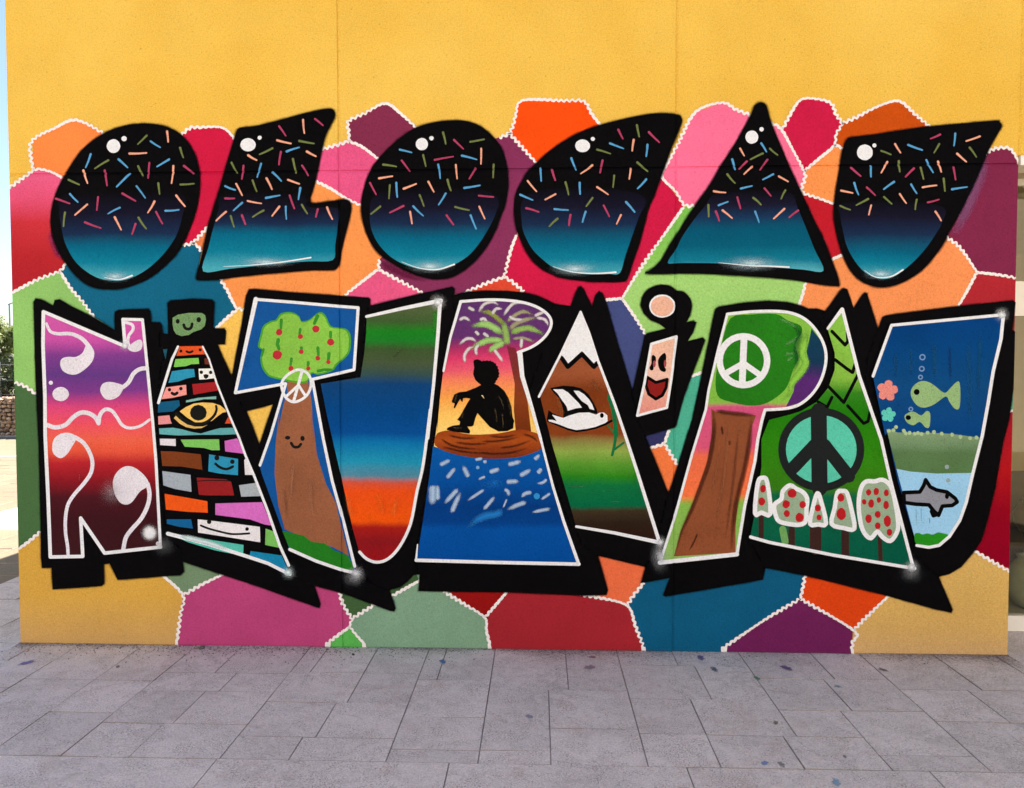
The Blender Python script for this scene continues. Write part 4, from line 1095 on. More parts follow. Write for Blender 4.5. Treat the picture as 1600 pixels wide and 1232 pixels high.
for k, t, w in (('d', '960,320 1040,250 1150,200 1260,240', 5), ('d', '980,410 1060,340 1180,290 1300,268', 6), ('c', '930,350 860,280 760,210 660,200', 6.5), ('a', '970,580 950,450 920,300', 8.5), ('b', '920,450 800,375 700,340 560,372', 9), ('a', '1000,450 1100,402 1230,390 1385,465', 7.5), ('b', '940,540 800,520 680,550 550,630', 8), ('b', '940,545 830,600 755,660', 8), ('d', '1020,512 1150,500 1280,550', 4)):
    soft_stroke('painted_frond', F5(t), w * 1.55, GR[k], L_R, 1.2)
for t in ('520,150 600,190', '640,210 700,120 800,90 870,130', '790,235 840,170 910,170', '420,300 480,270 550,310', '420,575 500,510 570,510 620,550', '490,785 480,700 530,620 580,600', '620,695 610,620 660,560', '600,420 650,470', '690,440 760,490', '920,250 990,150 1060,100 1200,110', '980,250 1060,290 1160,290', '1270,250 1390,200', '1290,270 1390,290 1430,360', '1130,500 1120,620', '810,620 920,770', '650,300 700,280 740,320'):
    soft_stroke('painted_frond_tip', F5(t), 6.4, (218, 206, 206), L_R, 1.15)
fig = F6('535,130 550,112 590,104 630,118 650,134 672,122 700,128 722,116 745,130 770,120 785,138 812,138 822,158 848,164 850,190 874,204 870,232 890,250 880,276 897,300 884,322 892,350 868,366 866,392 846,400 842,428 822,440 880,470 960,540 1020,640 1060,760 1075,900 1100,960 1088,1000 1085,1060 1000,1100 880,1105 760,1040 660,930 590,850 560,920 535,1020 510,1035 450,1035 490,1100 480,1135 400,1125 250,1105 170,1085 165,1068 180,1050 250,1022 340,1012 350,965 310,940 350,890 400,800 450,710 490,650 430,640 392,645 385,695 370,690 350,655 330,690 312,720 275,785 260,775 275,715 240,705 235,680 270,590 340,560 430,550 560,500 640,460 600,430 560,390 530,310 545,220 535,150')
o = poly('painted_figure', fig, INK, L_R, up(0.0001)); o['label'] = 'black silhouette of a person sitting with an arm on the knee'
L0 = up()
poly('painted_gap', F6('640,603 665,603 685,652'), paint((240, 214, 160)), L_R, L0)
for t in ('930,850 940,950 950,1060', '1000,640 1040,760 1045,900', '400,830 370,930', '880,600 930,700 960,820', '820,760 850,880 870,980', '250,1045 320,1060 400,1050', '300,590 290,650 265,700'):
    soft_stroke('painted_fold', F6(t), 2.6, (84, 68, 44), L_R, 0.7)
up(0.0001)
glow('spray_mist', GW('820,540')[0], 17, (24, 126, 214), L_R, 14, 0.9); glow('spray_mist', GW('760,560')[0], 24, (14, 104, 190), L_R, 12, 0.6)
soft_stroke('spray_mist', GW('915,840 850,890 740,910 620,960 520,1050'), 15, (34, 128, 206), L_R, 0.9)
for t, w in (('320,280 200,340', 6.5), ('380,365 280,490', 6.5), ('465,345 530,480', 7), ('690,260 600,280', 5), ('735,298 690,300', 5), ('880,380 760,420', 7), ('1125,295 970,335', 7), ('1235,388 1105,462', 7), ('1333,218 1272,278', 6), ('1358,373 1308,433', 6.5), ('950,528 1100,520', 7), ('1300,550 1380,530 1412,492', 5), ('125,560 120,790', 13), ('175,560 178,740', 7), ('410,605 255,775', 7), ('440,645 380,770 335,880', 7.5), ('710,612 515,740', 5), ('825,692 770,760 695,845', 6), ('930,610 975,640 980,690', 6), ('962,720 918,825', 3), ('1245,645 1170,660 1125,705', 6), ('1455,655 1345,732', 4.5), ('1185,758 1080,790 965,845', 7), ('1455,833 1350,850 1245,875', 5.5), ('718,465 635,502', 4)):
    soft_stroke('painted_ripple', GW(t) if random.random() < 0.5 else GW(t)[::-1], w * 1.25, (180, 204, 230), L_R, 0.9)
disc('painted_ripple', GW('632,365')[0], 2.8, paint((110, 160, 210)), L_R, up()); disc('painted_ripple', GW('1300,690')[0], 4.8, paint((44, 142, 204)), L_R, up())
line(L_R, Cc(640, '268,700 320,440 402,160'), 3.4, False, 4.6); line(L_R, Cc(640, '400,160 600,146 760,150 900,170 1010,210 1085,268 1107,328 1085,395 1030,460 950,515 848,555'), 4.4, True)
line(L_R, Cc(640, '862,560 880,740 950,970 1020,1215') + D(640, '1040,290'), 8, False, 3.4); line(L_R, D(640, '1038,285 1120,600 1200,860 1320,1203'), 3.6, False, 5); line(L_R, D(640, '1322,1203 700,1190 55,1172'), 5.4); line(L_R, D(640, '55,1168 66,1050'), 3.4, False, 1.8)

# ---- mountain A
gA3 = gradient('mountain', [(545, (150, 80, 48)), (585, (158, 84, 50)), (612, (124, 56, 22)), (678, (134, 62, 26)), (688, (140, 122, 66)), (704, (142, 166, 74)), (722, (92, 152, 48)), (742, (40, 130, 26)), (756, (16, 112, 60)), (789, (4, 98, 62)), (797, (60, 48, 32)), (816, (46, 32, 22)), (845, (46, 22, 16))], 940, 0.55, 0.02, 0.008, 0.13)
fill(L_A3, Cc(840, '335,238 400,400 470,620 600,960 690,1225') + D(840, '780,500 880,850 953,1038 600,965 300,915 240,700 110,260 20,-100') + Cc(840, '10,900 180,560'), gA3)
poly('painted_snow', Cc(840, '335,238 400,400 470,618 440,645 345,545 240,648 182,572'), WHT, L_A3, up(0.0001))
stroke('painted_ridge', Cc(840, '188,600 235,668 345,568 438,668 462,640'), 7, INK, L_A3, up())
DG = paint((8, 106, 58))
L0 = up()
stroke('painted_stem', Cc(840, '560,900 590,1000 600,1080 615,1200') + D(840, '600,80 605,230 580,355'), 8, DG, L_A3, L0, 4, True)
stroke('painted_stem', D(840, '600,310 670,258'), 3.4, DG, L_A3, up()); stroke('painted_stem', D(840, '605,200 545,120'), 2.4, DG, L_A3, up())
poly('painted_dove_shade', F7('195,465 400,428 560,440 680,470 790,560 870,690 920,790 935,870 800,850 600,870 400,935 400,830 380,730 330,620 250,540'), INK, L_A3, up(0.0001))
poly('painted_dove_shade', F7('170,808 240,860 300,880 400,930 320,1000 180,960 140,960'), INK, L_A3, up())
dv = F7('165,960 230,960 300,980 225,880 400,930 500,890 640,850 800,845 910,880 960,850 1030,845 1085,890 1090,980 1050,1010 900,1070 760,1100 600,1120 480,1090 300,1020 180,985')
stroke('painted_dove_shade', F7('160,975 300,1032 480,1105 610,1135 760,1115 900,1085 1060,1025 1150,975'), 3.6, INK, L_A3, up())
LD = up(0.0001)
o = poly('painted_dove', dv, WHT, L_A3, LD); o['label'] = 'white dove in flight'
poly('painted_dove_wing', F7('240,485 390,485 470,530 560,620 640,700 690,770 600,780 470,820 450,750 370,640 310,550'), WHT, L_A3, LD)
poly('painted_dove_wing', F7('560,505 640,510 720,560 800,640 850,720 882,808 810,790 780,730 690,670 620,590'), WHT, L_A3, LD)
disc('painted_dove_eye', F7('1000,892')[0], 3, INK, L_A3, up(), 3.8)
line(L_A3, Cc(840, '335,240 182,565 10,900'), 3.6); line(L_A3, Cc(840, '335,240 400,400 470,620 600,960 690,1225') + D(840, '780,500 948,1034'), 3.2, False, 5.5); line(L_A3, D(840, '948,1034 600,960 302,910'), 6, False, 4)

# ---- i
LI = up(0.0001)
disc('letter_fill', Cc(840, '970,195')[0], 20.5, WHT, L_I, LI, 18); disc('letter_fill', Cc(840, '970,196')[0], 18, paint((236, 178, 150), 0.6, 1.0, 0.1), L_I, up(0.0001), 15.6)
fill(L_I, Cc(840, '885,490 1080,432 1040,760 1005,985 778,1045 830,800'), gradient('skin_i', [(525, (238, 182, 152)), (590, (238, 190, 170)), (620, (232, 160, 140)), (648, (232, 142, 128))], 1030))
L0 = up(0.0001)
poly('painted_face_mark', Cc(840, '895,575 918,590 920,625 905,650 900,690 880,695 870,675 885,640 885,600'), INK, L_I, L0, True, 3)
poly('painted_face_mark', Cc(840, '985,560 1000,580 998,625 985,660 1000,690 985,708 950,690 935,630 950,590'), INK, L_I, L0, True, 3)
L0 = up()
disc('painted_face_mark', Cc(840, '908,645')[0], 2.2, paint((160, 70, 76)), L_I, L0, 5.2); disc('painted_face_mark', Cc(840, '992,642')[0], 2.0, paint((160, 70, 76)), L_I, L0, 5.6)
mo = Cc(840, '852,748 920,790 1008,765 1000,830 970,890 920,918 865,880 842,810')
poly('painted_mouth', mo, paint((140, 24, 22)), L_I, up(0.0001)); stroke('painted_mouth_line', mo + [mo[0]], 4.8, INK, L_I, up())
line(L_I, Cc(840, '885,490 1080,432 1040,760 1005,985 775,1047 830,800 885,490'), 4)

# ---- P with the tree
pP = smooth(Cc(1040, '475,257 650,240 820,235 950,245 1060,285 1150,362 1220,480 1242,600 1215,740 1150,860 1050,950 940,990 770,1000'), False, 3) + Cc(1040, '745,1080 712,1230') + D(1040, '690,400 610,750 550,1122') + E(800, '920,230') + D(840, '1060,855 1200,350 1305,0') + Cc(1040, '330,850 400,550')
gP = gradient('stem_sky_p', [(480, (134, 190, 70)), (628, (134, 190, 70)), (636, (214, 84, 128)), (698, (220, 86, 120)), (712, (240, 110, 74)), (772, (245, 116, 66)), (786, (134, 182, 74)), (885, (146, 184, 96))], 1110)
fill(L_P, pP, gP)
poly('painted_night', Cc(1040, '1130,370 1215,480 1240,600 1212,740 1150,855 1050,945 930,980 990,860 1000,790 1080,710 1110,640 1090,550 1110,470'), gradient('night_p', [(510, (20, 62, 84)), (570, (22, 56, 84)), (582, (60, 46, 98)), (592, (88, 42, 112)), (635, (88, 40, 108))], 1260), L_P, up(0.0001))
soft_stroke('painted_crown_rim', Cc(1040, '1100,380 1080,470 1060,560 1085,640 1040,720 980,790 960,870 900,930'), 14, (140, 198, 70), L_P, 1.2)
poly('painted_crown', Cc(1040, '500,290 650,262 850,256 950,310 1040,345 1055,400 1005,500 1030,600 990,680 950,800 900,870 780,950 650,970 480,935 400,890 385,750 430,500'), paint((32, 122, 18), 0.6, 1.2, 0.14), L_P, up(0.0001), True, 3)
for t in ('880,300 950,320 1030,380', '920,500 980,470 1030,430', '920,570 1000,560', '940,620 990,590'):
    soft_stroke('painted_leaf', Cc(1040, t), 6, (96, 160, 84), L_P, 0.7)
soft_stroke('painted_leaf', Cc(1040, '1000,350 1040,420 1010,520 1020,620 980,720'), 12, (20, 92, 42), L_P, 0.6)
poly('painted_trunk', D(1040, '350,-10 380,15 700,45 670,120 640,300 600,500 560,700 540,900 538,1112 60,1142 110,950 190,770 260,580 320,400 355,180'), paint((142, 76, 44), 0.6, 1.1, 0.14), L_P, up(0.0001))
for t, w in (('365,0 372,160 335,400 270,590 200,770 120,950 75,1120', 9), ('665,60 640,300 600,500 550,700 520,900 505,1110', 10), ('380,10 520,30 690,45', 9), ('245,960 215,1030 175,1100', 4), ('430,130 440,200', 5), ('490,240 492,280', 5)):
    soft_stroke('painted_bark', D(1040, t), w, (92, 40, 20), L_P, 0.95)
ring = disc_pts(Cc(1040, '600,620')[0], 37, 38, 28); ring += [ring[0]]
up()
strokes('painted_peace_sign', [(ring, 10), (Cc(1040, '605,440 590,810'), 10.5), (Cc(1040, '600,640 450,725'), 9), (Cc(1040, '600,640 735,735'), 9)], WHT, L_P)
line(L_P, Cc(1040, '475,258 650,240 820,235 950,245 1060,285 1150,364 1220,480 1243,600 1215,740 1150,860 1050,952 940,990 768,1002'), 4.6, True); line(L_P, Cc(1040, '768,1002 745,1080 712,1230') + D(1040, '690,400 610,750 550,1125'), 4.8); line(L_P, D(1040, '550,1125') + E(800, '920,232'), 6.5); line(L_P, E(800, '922,228') + D(840, '1060,858 1200,350 1308,0') + Cc(1040, '330,850 400,550 475,258'), 4.0)
glow('spray_shine', E(800, '922,190')[0], 20, (200, 200, 202), L_P, 34, 0.75); glow('spray_shine', E(800, '925,105')[0], 13, (225, 225, 226), L_A3)

# ---- A with the dark peace sign
gA4 = gradient('leaf_blend', [(482, (136, 192, 72)), (588, (132, 182, 66)), (612, (52, 130, 30)), (640, (34, 122, 14)), (700, (46, 128, 14)), (762, (58, 124, 22)), (774, (14, 98, 66)), (890, (0, 86, 66))], 1280, 0.55, 0.02, 0.012, 0.12)
fill(L_A4, Cc(1040, '1368,218 1255,375 1310,560 1310,690 1260,830 1170,940 1050,1010 960,1040 800,1080 740,1230') + D(1040, '740,450 690,800 652,990 1590,1195') + E(1200, '900,266') + D(1280, '540,540 400,0') + Cc(1280, '390,1000 300,740'), gA4)
L0 = up()
for t in ('1288,392 1390,498 1412,470 1408,400', '1312,612 1400,680 1448,712 1468,650', '1255,815 1380,945 1488,735', '1182,942 1250,982 1288,905'):
    stroke('painted_leaf_vein', Cc(1040, t), 5.2, INK, L_A4, L0)
stroke('painted_leaf_vein', Cc(1280, '210,970 335,1108 368,1092 388,1005'), 5, INK, L_A4, L0)
pc = D(1040, '1205,310')[0]
disc('painted_peace_sign', pc, 60, paint((88, 198, 168), 0.6, 1.1, 0.08), L_A4, up(0.0001), 58, 36, 0)
ring = disc_pts(pc, 61, 59, 40); ring += [ring[0]]
strokes('painted_peace_sign', [(ring, 12), (D(1040, '1185,10 1192,610'), 25), (D(1040, '1160,270 985,455'), 20), (D(1040, '1225,270 1420,520'), 20)], paint((20, 26, 28), 0.5), L_A4)
TG, TR, TB = paint((152, 172, 142)), paint((186, 26, 34)), paint((58, 32, 28))
L0 = up()
for t, w in (('738,830 738,990', 8), ('975,930 975,1055', 10), ('1160,910 1160,1085', 18), ('1390,950 1392,1130', 12)):
    stroke('painted_trunk', D(1040, t), w, TB, L_A4, L0)
stroke('painted_trunk', D(1280, '460,1000 466,1172'), 6.5, TB, L_A4, L0); stroke('painted_trunk', D(1040, '905,930 925,1030'), 11, paint((110, 160, 90)), L_A4, L0)
for f, t in ((lambda s: D(1040, s), '712,570 750,530 785,565 810,808 740,800 690,805'), (lambda s: D(1040, s), '840,740 895,695 905,635 960,588 1010,615 1060,640 1095,690 1090,770 1085,865 1040,895 960,890 880,870 850,820'), (lambda s: D(1040, s), '1175,650 1205,720 1242,885 1180,892 1118,888 1140,760'), (lambda s: D(1040, s), '1330,645 1370,632 1405,650 1440,780 1462,925 1380,920 1285,888 1310,760'), (lambda s: D(1280, s), '310,620 350,560 420,558 480,545 540,590 575,700 602,880 590,960 540,1022 480,990 440,948 390,1000 340,960 310,880 295,740')):
    p_ = smooth(f(t), True, 3)
    poly('painted_tree', p_, TG, L_A4, up(0.0001)); stroke('painted_tree_rim', p_ + [p_[0]], 6.8, WHT, L_A4, up())
L0 = up(0.0001)
for x, y, r, q in ((752, 615, 22, 32), (742, 715, 27, 31), (978, 650, 35, 35), (932, 735, 30, 32), (1060, 738, 26, 28), (937, 808, 24, 27), (1035, 838, 32, 37), (1178, 765, 24, 28), (1187, 838, 20, 23), (1357, 685, 28, 32), (1360, 810, 37, 47)):
    disc('painted_fruit', D(1040, '%d,%d' % (x, y))[0], r / 5, TR, L_A4, L0, q / 5, 14, 0.06)
for x, y, r, q in ((372, 643, 21, 25), (432, 637, 22, 30), (510, 647, 20, 27), (338, 717, 18, 22), (392, 730, 23, 33), (452, 702, 18, 23), (508, 742, 22, 33), (443, 815, 23, 27), (372, 848, 26, 33), (518, 868, 29, 45), (444, 903, 22, 27), (535, 953, 22, 27)):
    disc('painted_fruit', D(1280, '%d,%d' % (x, y))[0], r / 5, TR, L_A4, L0, q / 5, 14, 0.06)
line(L_A4, Cc(1040, '1366,220 1255,370'), 5.6, False, 4); line(L_A4, Cc(1280, '168,220 300,740 390,1000 470,1230') + D(1280, '540,540 715,1212'), 5.4, False, 5); line(L_A4, E(1200, '905,268 400,185 0,105') + D(1040, '655,990'), 5.0)
glow('spray_shine', E(1200, '885,262')[0], 17, (240, 240, 240), L_A4); glow('spray_shine', E(1200, '880,300')[0], 26, (130, 130, 132), L_A4, 20, 0.5)

# ---- U with the sea
fill(L_U3, Cc(1280, '550,345 1420,265 1400,450 1340,700 1300,950 1250,1230') + D(1280, '1180,500 1130,720 1080,860 1000,985 920,1052 840,1070 745,1052 600,560 520,180') + Cc(1280, '500,1200 410,760 405,722'), gradient('sea_u', [(492, (0, 62, 124)), (545, (4, 66, 124)), (600, (14, 74, 128)), (640, (14, 72, 130)), (690, (2, 66, 128))], 1460, 0.55, 0.02, 0.006, 0.12))
poly('painted_seabed', D(1280, '510,150 600,178 850,180 1010,188 1235,218 1182,492 900,497 700,482 588,460'), gradient('seabed', [(672, (136, 160, 118)), (694, (116, 144, 104)), (708, (90, 120, 76)), (740, (88, 122, 74))], 1460, 0.6, 0.015, 0.02, 0.12), L_U3, up(0.0001))
poly('painted_water', D(1280, '588,460 700,482 900,497 1182,492 1130,720 1080,860 1000,985 920,1052 840,1070 745,1052'), paint((156, 204, 234), 0.6, 1.0, 0.06), L_U3, up(0.0001))
poly('painted_grass', D(1280, '728,972 760,958 790,970 830,962 870,972 910,955 950,962 992,980 920,1050 840,1068 745,1050'), paint((34, 142, 24), 0.6, 1.0, 0.1), L_U3, up(0.0001), True, 3)
FG = paint((152, 186, 124), 0.6, 1.8, 0.08)
LFs = up(0.0001)
poly('painted_fish', Cc(1280, '700,890 710,830 760,785 820,780 880,810 960,870 1005,835 1050,790 1078,790 1085,900 1075,990 1040,992 1000,940 970,898 880,960 800,985 740,960'), FG, L_U3, LFs, True, 3)
poly('painted_fish', Cc(1280, '650,1055 670,1030 720,1015 780,1045 820,1012 850,1030 845,1130 815,1140 770,1095 720,1122 670,1100'), FG, L_U3, LFs, True, 3)
def flower(c, r, mat):
    ps = [disc_pts(c, r * 0.5, None, 14)]
    for i in range(5):
        a = 2 * math.pi * i / 5 - math.pi / 2 + 0.15
        ps.append(disc_pts((c[0] + r * 0.6 * math.cos(a), c[1] + r * 0.6 * math.sin(a)), r * 0.38, None, 12, 0, 0.08))
    v_, f = union(ps)
    lay('painted_flower', v_, f, mat, L_U3, LFs)
flower(Cc(1280, '518,852')[0], 17, paint((234, 140, 128), 0.6, 1.5)); flower(Cc(1280, '525,1040')[0], 12, paint((98, 208, 186), 0.6, 1.5))
for x, y in ((530, 1165), (565, 1160), (585, 1135), (645, 1165), (660, 1185), (690, 1182), (730, 1188), (755, 1182), (782, 1190), (830, 1180), (880, 1175), (940, 1188), (1020, 1195), (1085, 1212), (1160, 1222), (1210, 1218)):
    disc('painted_pebble', Cc(1280, '%d,%d' % (x, y))[0], 3.1, paint((172, 196, 146), 0.6, 1.4), L_U3, LFs + random.uniform(0, 0.00004), None, 10, 0.1)
L0 = up(0.0001)
disc('painted_eye', Cc(1280, '745,863')[0], 4.6, INK, L_U3, L0); disc('painted_eye', Cc(1280, '680,1062')[0], 4.2, INK, L_U3, L0, 3.8)
for x, y, r in ((790, 593, 20), (785, 683, 18), (775, 748, 15), (700, 996, 14)):
    q = disc_pts(Cc(1280, '%d,%d' % (x, y))[0], r / 5, None, 12); stroke('painted_bubble', q + [q[0]], 2.0, paint((116, 150, 196)), L_U3, L0)
for x, y in ((980, 445), (990, 550)): disc('painted_bubble', D(1280, '%d,%d' % (x, y))[0], 3.4, paint((150, 166, 168)), L_U3, L0)
dl = D(1280, '645,645 770,640 800,590 815,545 850,600 900,625 980,640 1045,690 1060,718 1020,745 945,750 915,822 880,790 840,740 740,735 648,722')
o = poly('painted_dolphin', dl, paint((144, 144, 152), 0.6, 1.3), L_U3, up(0.0001)); o['label'] = 'grey dolphin with a black outline'
stroke('painted_dolphin_line', dl + [dl[0]], 6, INK, L_U3, up()); stroke('painted_dolphin_line', D(1280, '860,790 875,825 905,815'), 6, INK, L_U3, up())
disc('painted_eye', D(1280, '980,672')[0], 3.2, INK, L_U3, up(), 4.4)
line(L_U3, Cc(1280, '406,740 550,345 980,304 1420,263'), 4.6); line(L_U3, Cc(1280, '1418,265 1400,450 1340,700 1300,950 1255,1200') + D(1280, '1180,500 1130,720 1080,860 1000,985 920,1054 840,1070 746,1055'), 5.4, False, 4.6)
glow('spray_shine', Cc(1280, '1405,262')[0], 16, (240, 240, 240), L_U3)

up()
for let_, t, w, c in ((L_U3, D(1280, '845,840 846,890'), 2.2, (120, 160, 180)), (L_U3, D(1280, '780,760 781,880'), 1.6, (120, 165, 195)), (L_U3, D(1280, '740,760 742,900'), 1.4, (126, 170, 200)), (L_N, D(0, '640,490 641,560'), 1.0, (190, 120, 110)),
                      (L_U3, Cc(1280, '700,520 702,740'), 6, (14, 88, 138)), (L_U3, Cc(1280, '880,480 884,760'), 9, (10, 84, 134)), (L_U3, Cc(1280, '1150,460 1160,1100'), 10, (12, 86, 140)), (L_U3, Cc(1280, '580,560 584,750'), 7, (10, 82, 136)), (L_U3, Cc(1280, '1000,500 1006,780'), 6, (0, 50, 108)), (L_U3, Cc(1280, '1240,420 1220,900'), 9, (8, 84, 132)),
                      (L_U3, D(1280, '960,220 958,270'), 1.6, (150, 176, 130)), (L_U3, D(1280, '1105,225 1102,280'), 1.6, (150, 176, 130)),
                      (L_T, Cc(220, '840,560 825,700'), 5, (10, 96, 164)), (L_T, D(220, '1200,420 1180,700'), 8, (172, 112, 80)), (L_T, D(220, '1330,520 1350,820'), 8, (170, 108, 76)), (L_T, D(220, '1130,600 1150,860'), 6, (134, 78, 50)),
                      (L_P, D(1040, '480,120 450,500 380,900'), 7, (166, 94, 58)), (L_P, D(1040, '560,150 520,560 460,1000'), 6, (120, 60, 34)), (L_P, D(1040, '420,300 350,640'), 6, (160, 90, 54)),
                      (L_A3, Cc(840, '150,900 200,1050'), 8, (150, 78, 36)), (L_A3, Cc(840, '420,760 480,860'), 9, (150, 80, 40)), (L_A3, D(840, '230,600 400,592'), 2.4, (60, 140, 90)), (L_A3, D(840, '400,640 640,630'), 2.2, (40, 128, 86)), (L_A3, D(840, '570,716 640,716'), 2.2, (70, 146, 100)),
                      (L_U2, Cc(440, '870,600 960,520'), 3, (86, 92, 60)), (L_U2, D(440, '520,660 560,850'), 10, (250, 110, 40)), (L_U2, D(440, '760,640 800,820'), 12, (252, 100, 24)), (L_U2, D(440, '900,700 880,830'), 9, (250, 112, 36))):
    soft_stroke('brush_streak', t, w, c, let_, 0.55)

# ================================================================== PAINT SPLASHES AND GRIT ON THE PAVEMENT
_spl = {}
def splat(c):
    if c in _spl: return _spl[c]
    mt_, nt_, b_ = new_mat('dried_paint')
    co = N(nt_, 'ShaderNodeTexCoord').outputs['Object']
    n1 = noise(nt_, co, 70, 5, 0.8)
    at = N(nt_, 'ShaderNodeAttribute', attribute_name='cover')
    b_.inputs['Base Color'].default_value = base(c)
    b_.inputs['Roughness'].default_value = 0.75
    tr_ = N(nt_, 'ShaderNodeBsdfTransparent'); mx_ = N(nt_, 'ShaderNodeMixShader')
    f = math_n(nt_, 'ADD', at.outputs['Fac'], maprange(nt_, n1.outputs[0], 0.3, 0.7, -0.55, 0.25))
    nt_.links.new(maprange(nt_, f, 0.0, 0.6, 0.0, 0.7), mx_.inputs[0])
    nt_.links.new(tr_.outputs[0], mx_.inputs[1]); nt_.links.new(b_.outputs[0], mx_.inputs[2])
    nt_.links.new(mx_.outputs[0], nt_.nodes['Material Output'].inputs[0])
    _spl[c] = mt_
    return mt_
def splash(px, py, r, c):
    x, y = G((px, py))
    n = 18
    k = r / PF * (y - CAM.y) * 0.72
    bm = bmesh.new()
    cl = bm.verts.layers.float.new('cover')
    cv = bm.verts.new((x, y, 0.0042)); cv[cl] = 1.0
    ph = random.uniform(0, 6.28)
    prev = [cv] * n
    for t, cc in ((0.45, 0.85), (0.75, 0.5), (1.0, 0.0)):
        ring = []
        for i in range(n):
            a = 6.283 * i / n
            q = k * t * (1 + 0.25 * math.sin(2 * a + ph) + 0.14 * math.sin(5 * a + ph * 2))
            v_ = bm.verts.new((x + q * math.cos(a), y + 1.3 * q * math.sin(a), 0.0042)); v_[cl] = cc
            ring.append(v_)
        for i in range(n):
            j = (i + 1) % n
            bm.faces.new((cv, ring[i], ring[j]) if prev[0] is cv else (prev[i], ring[i], ring[j], prev[j]))
        prev = ring
    from_bm('paint_splash', bm, splat(c), pavement)
for px, py, r, c in ((692, 1035, 10, (70, 120, 170)), (1095, 1029, 11, (92, 76, 130)), (1116, 1047, 11, (80, 88, 104)), (1183, 1061, 8, (70, 130, 100)), (1229, 1045, 13, (80, 62, 120)), (1195, 1194, 9, (118, 140, 184)), (1221, 1196, 9, (120, 116, 112)), (1307, 1224, 12, (120, 158, 184)), (1309, 1074, 7, (110, 150, 140)), (42, 1037, 14, (112, 108, 170)), (1320, 1184, 6, (120, 110, 112)), (921, 1044, 13, (150, 130, 136)), (926, 1028, 7, (150, 96, 104)), (827, 1121, 9, (140, 140, 160)), (1212, 1131, 8, (96, 92, 74)), (1380, 1048, 9, (108, 98, 84))):
    splash(px, py, r, c)

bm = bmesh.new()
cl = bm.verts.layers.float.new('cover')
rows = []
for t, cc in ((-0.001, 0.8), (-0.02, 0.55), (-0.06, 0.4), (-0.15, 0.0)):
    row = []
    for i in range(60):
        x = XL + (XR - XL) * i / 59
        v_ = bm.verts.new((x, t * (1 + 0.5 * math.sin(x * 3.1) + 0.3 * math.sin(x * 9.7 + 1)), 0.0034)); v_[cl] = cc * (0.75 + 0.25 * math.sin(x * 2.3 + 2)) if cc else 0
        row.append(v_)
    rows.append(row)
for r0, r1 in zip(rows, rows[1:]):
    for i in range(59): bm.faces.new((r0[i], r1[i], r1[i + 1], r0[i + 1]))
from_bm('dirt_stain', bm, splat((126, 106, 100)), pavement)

def stones(name, items, mat, parent=None, sub=1):
    bm = bmesh.new()
    for (x, y, z, rx, ry, rz) in items:
        mt_ = Matrix.Translation((x, y, z)) @ Matrix.Rotation(random.uniform(0, 6.28), 4, 'Z') @ Matrix.Rotation(random.uniform(-.5, .5), 4, 'X')
        r = bmesh.ops.create_icosphere(bm, subdivisions=sub, radius=1.0, matrix=mt_ @ Matrix.Diagonal((rx, ry, rz, 1)))
        for v_ in r['verts']:
            c = Vector((x, y, z)); v_.co = c + (v_.co - c) * random.uniform(0.78, 1.15)
    return from_bm(name, bm, mat, parent)
M_GRIT = simple('grit', (0.16, 0.145, 0.13), 0.9, 30, 0.4)
it = []
for _ in range(900):
    x = random.gauss(-1.75, 0.75) if random.random() < 0.75 else random.uniform(-3.0, 2.6)
    if x < -3.1 or x > 2.7: continue
    y = -abs(random.gauss(0, 0.09)) - 0.012
    r = random.uniform(0.0015, 0.0042)
    it.append((x, y, r * 0.5 + 0.001, r * 1.3, r, r * 0.7))
tag(stones('grit', it, M_GRIT), 'fine dark grit and flakes gathered along the foot of the wall', kind='stuff')
M_PEB = simple('pebble', (0.26, 0.22, 0.2), 0.85, 20, 0.3)
PEBS = (('beige pebble lying below the gold patch corner', (42, 1018), 0.011, (0.40, 0.30, 0.26)), ('dark pebble lying under the magenta patch', (316, 1014), 0.012, (0.10, 0.09, 0.085)), ('small brown pebble on a slab joint near the gold patch', (184, 1043), 0.008, (0.2, 0.15, 0.13)), ('black chip lying below the small green patch', (552, 1024), 0.008, (0.06, 0.06, 0.06)))
for lb, px_, r, c in PEBS:
    x, y = G(px_)
    o = stones('pebble', [(0, 0, 0, r * 1.3, r, r * 0.75)], simple('pebble', c, 0.85, 60, 0.25), None, 2)
    o.location = (x, y, r * 0.55)
    tag(o, lb, 'pebble')

# ================================================================== BACKGROUND ON THE LEFT
GYW = 12.9
gab = empty('gabion_wall', (-13, GYW + 0.3, 0))
tag(gab, 'low gabion wall of brown stones in wire baskets beyond the paving', 'wall')
mt, nt, b = new_mat('brown_stone')
co = N(nt, 'ShaderNodeTexCoord').outputs['Object']
vo = N(nt, 'ShaderNodeTexNoise'); vo.inputs['Scale'].default_value = 9; nt.links.new(co, vo.inputs['Vector'])
rp = N(nt, 'ShaderNodeValToRGB'); rp.color_ramp.elements[0].position = 0.35; rp.color_ramp.elements[1].position = 0.68
rp.color_ramp.elements[0].color = (0.20, 0.12, 0.07, 1); rp.color_ramp.elements[1].color = (0.62, 0.47, 0.34, 1)
nt.links.new(vo.outputs[0], rp.inputs[0]); nt.links.new(rp.outputs[0], b.inputs['Base Color']); b.inputs['Roughness'].default_value = 0.9
M_BSTONE = mt
it = []
for r_ in range(9):
    x = -18.0
    while x < -8.5:
        rx = random.uniform(0.05, 0.09)
        it.append((x + rx, GYW + random.uniform(0.02, 0.07), 0.05 + r_ * 0.093 + random.uniform(-.012, .012), rx, 0.07, random.uniform(0.045, 0.06)))
        x += rx * 1.85
for k in range(420):
    it.append((random.uniform(-18, -8.5), random.uniform(GYW + .05, GYW + .6), 0.86 + random.uniform(-.02, .02), 0.08, 0.07, 0.05))
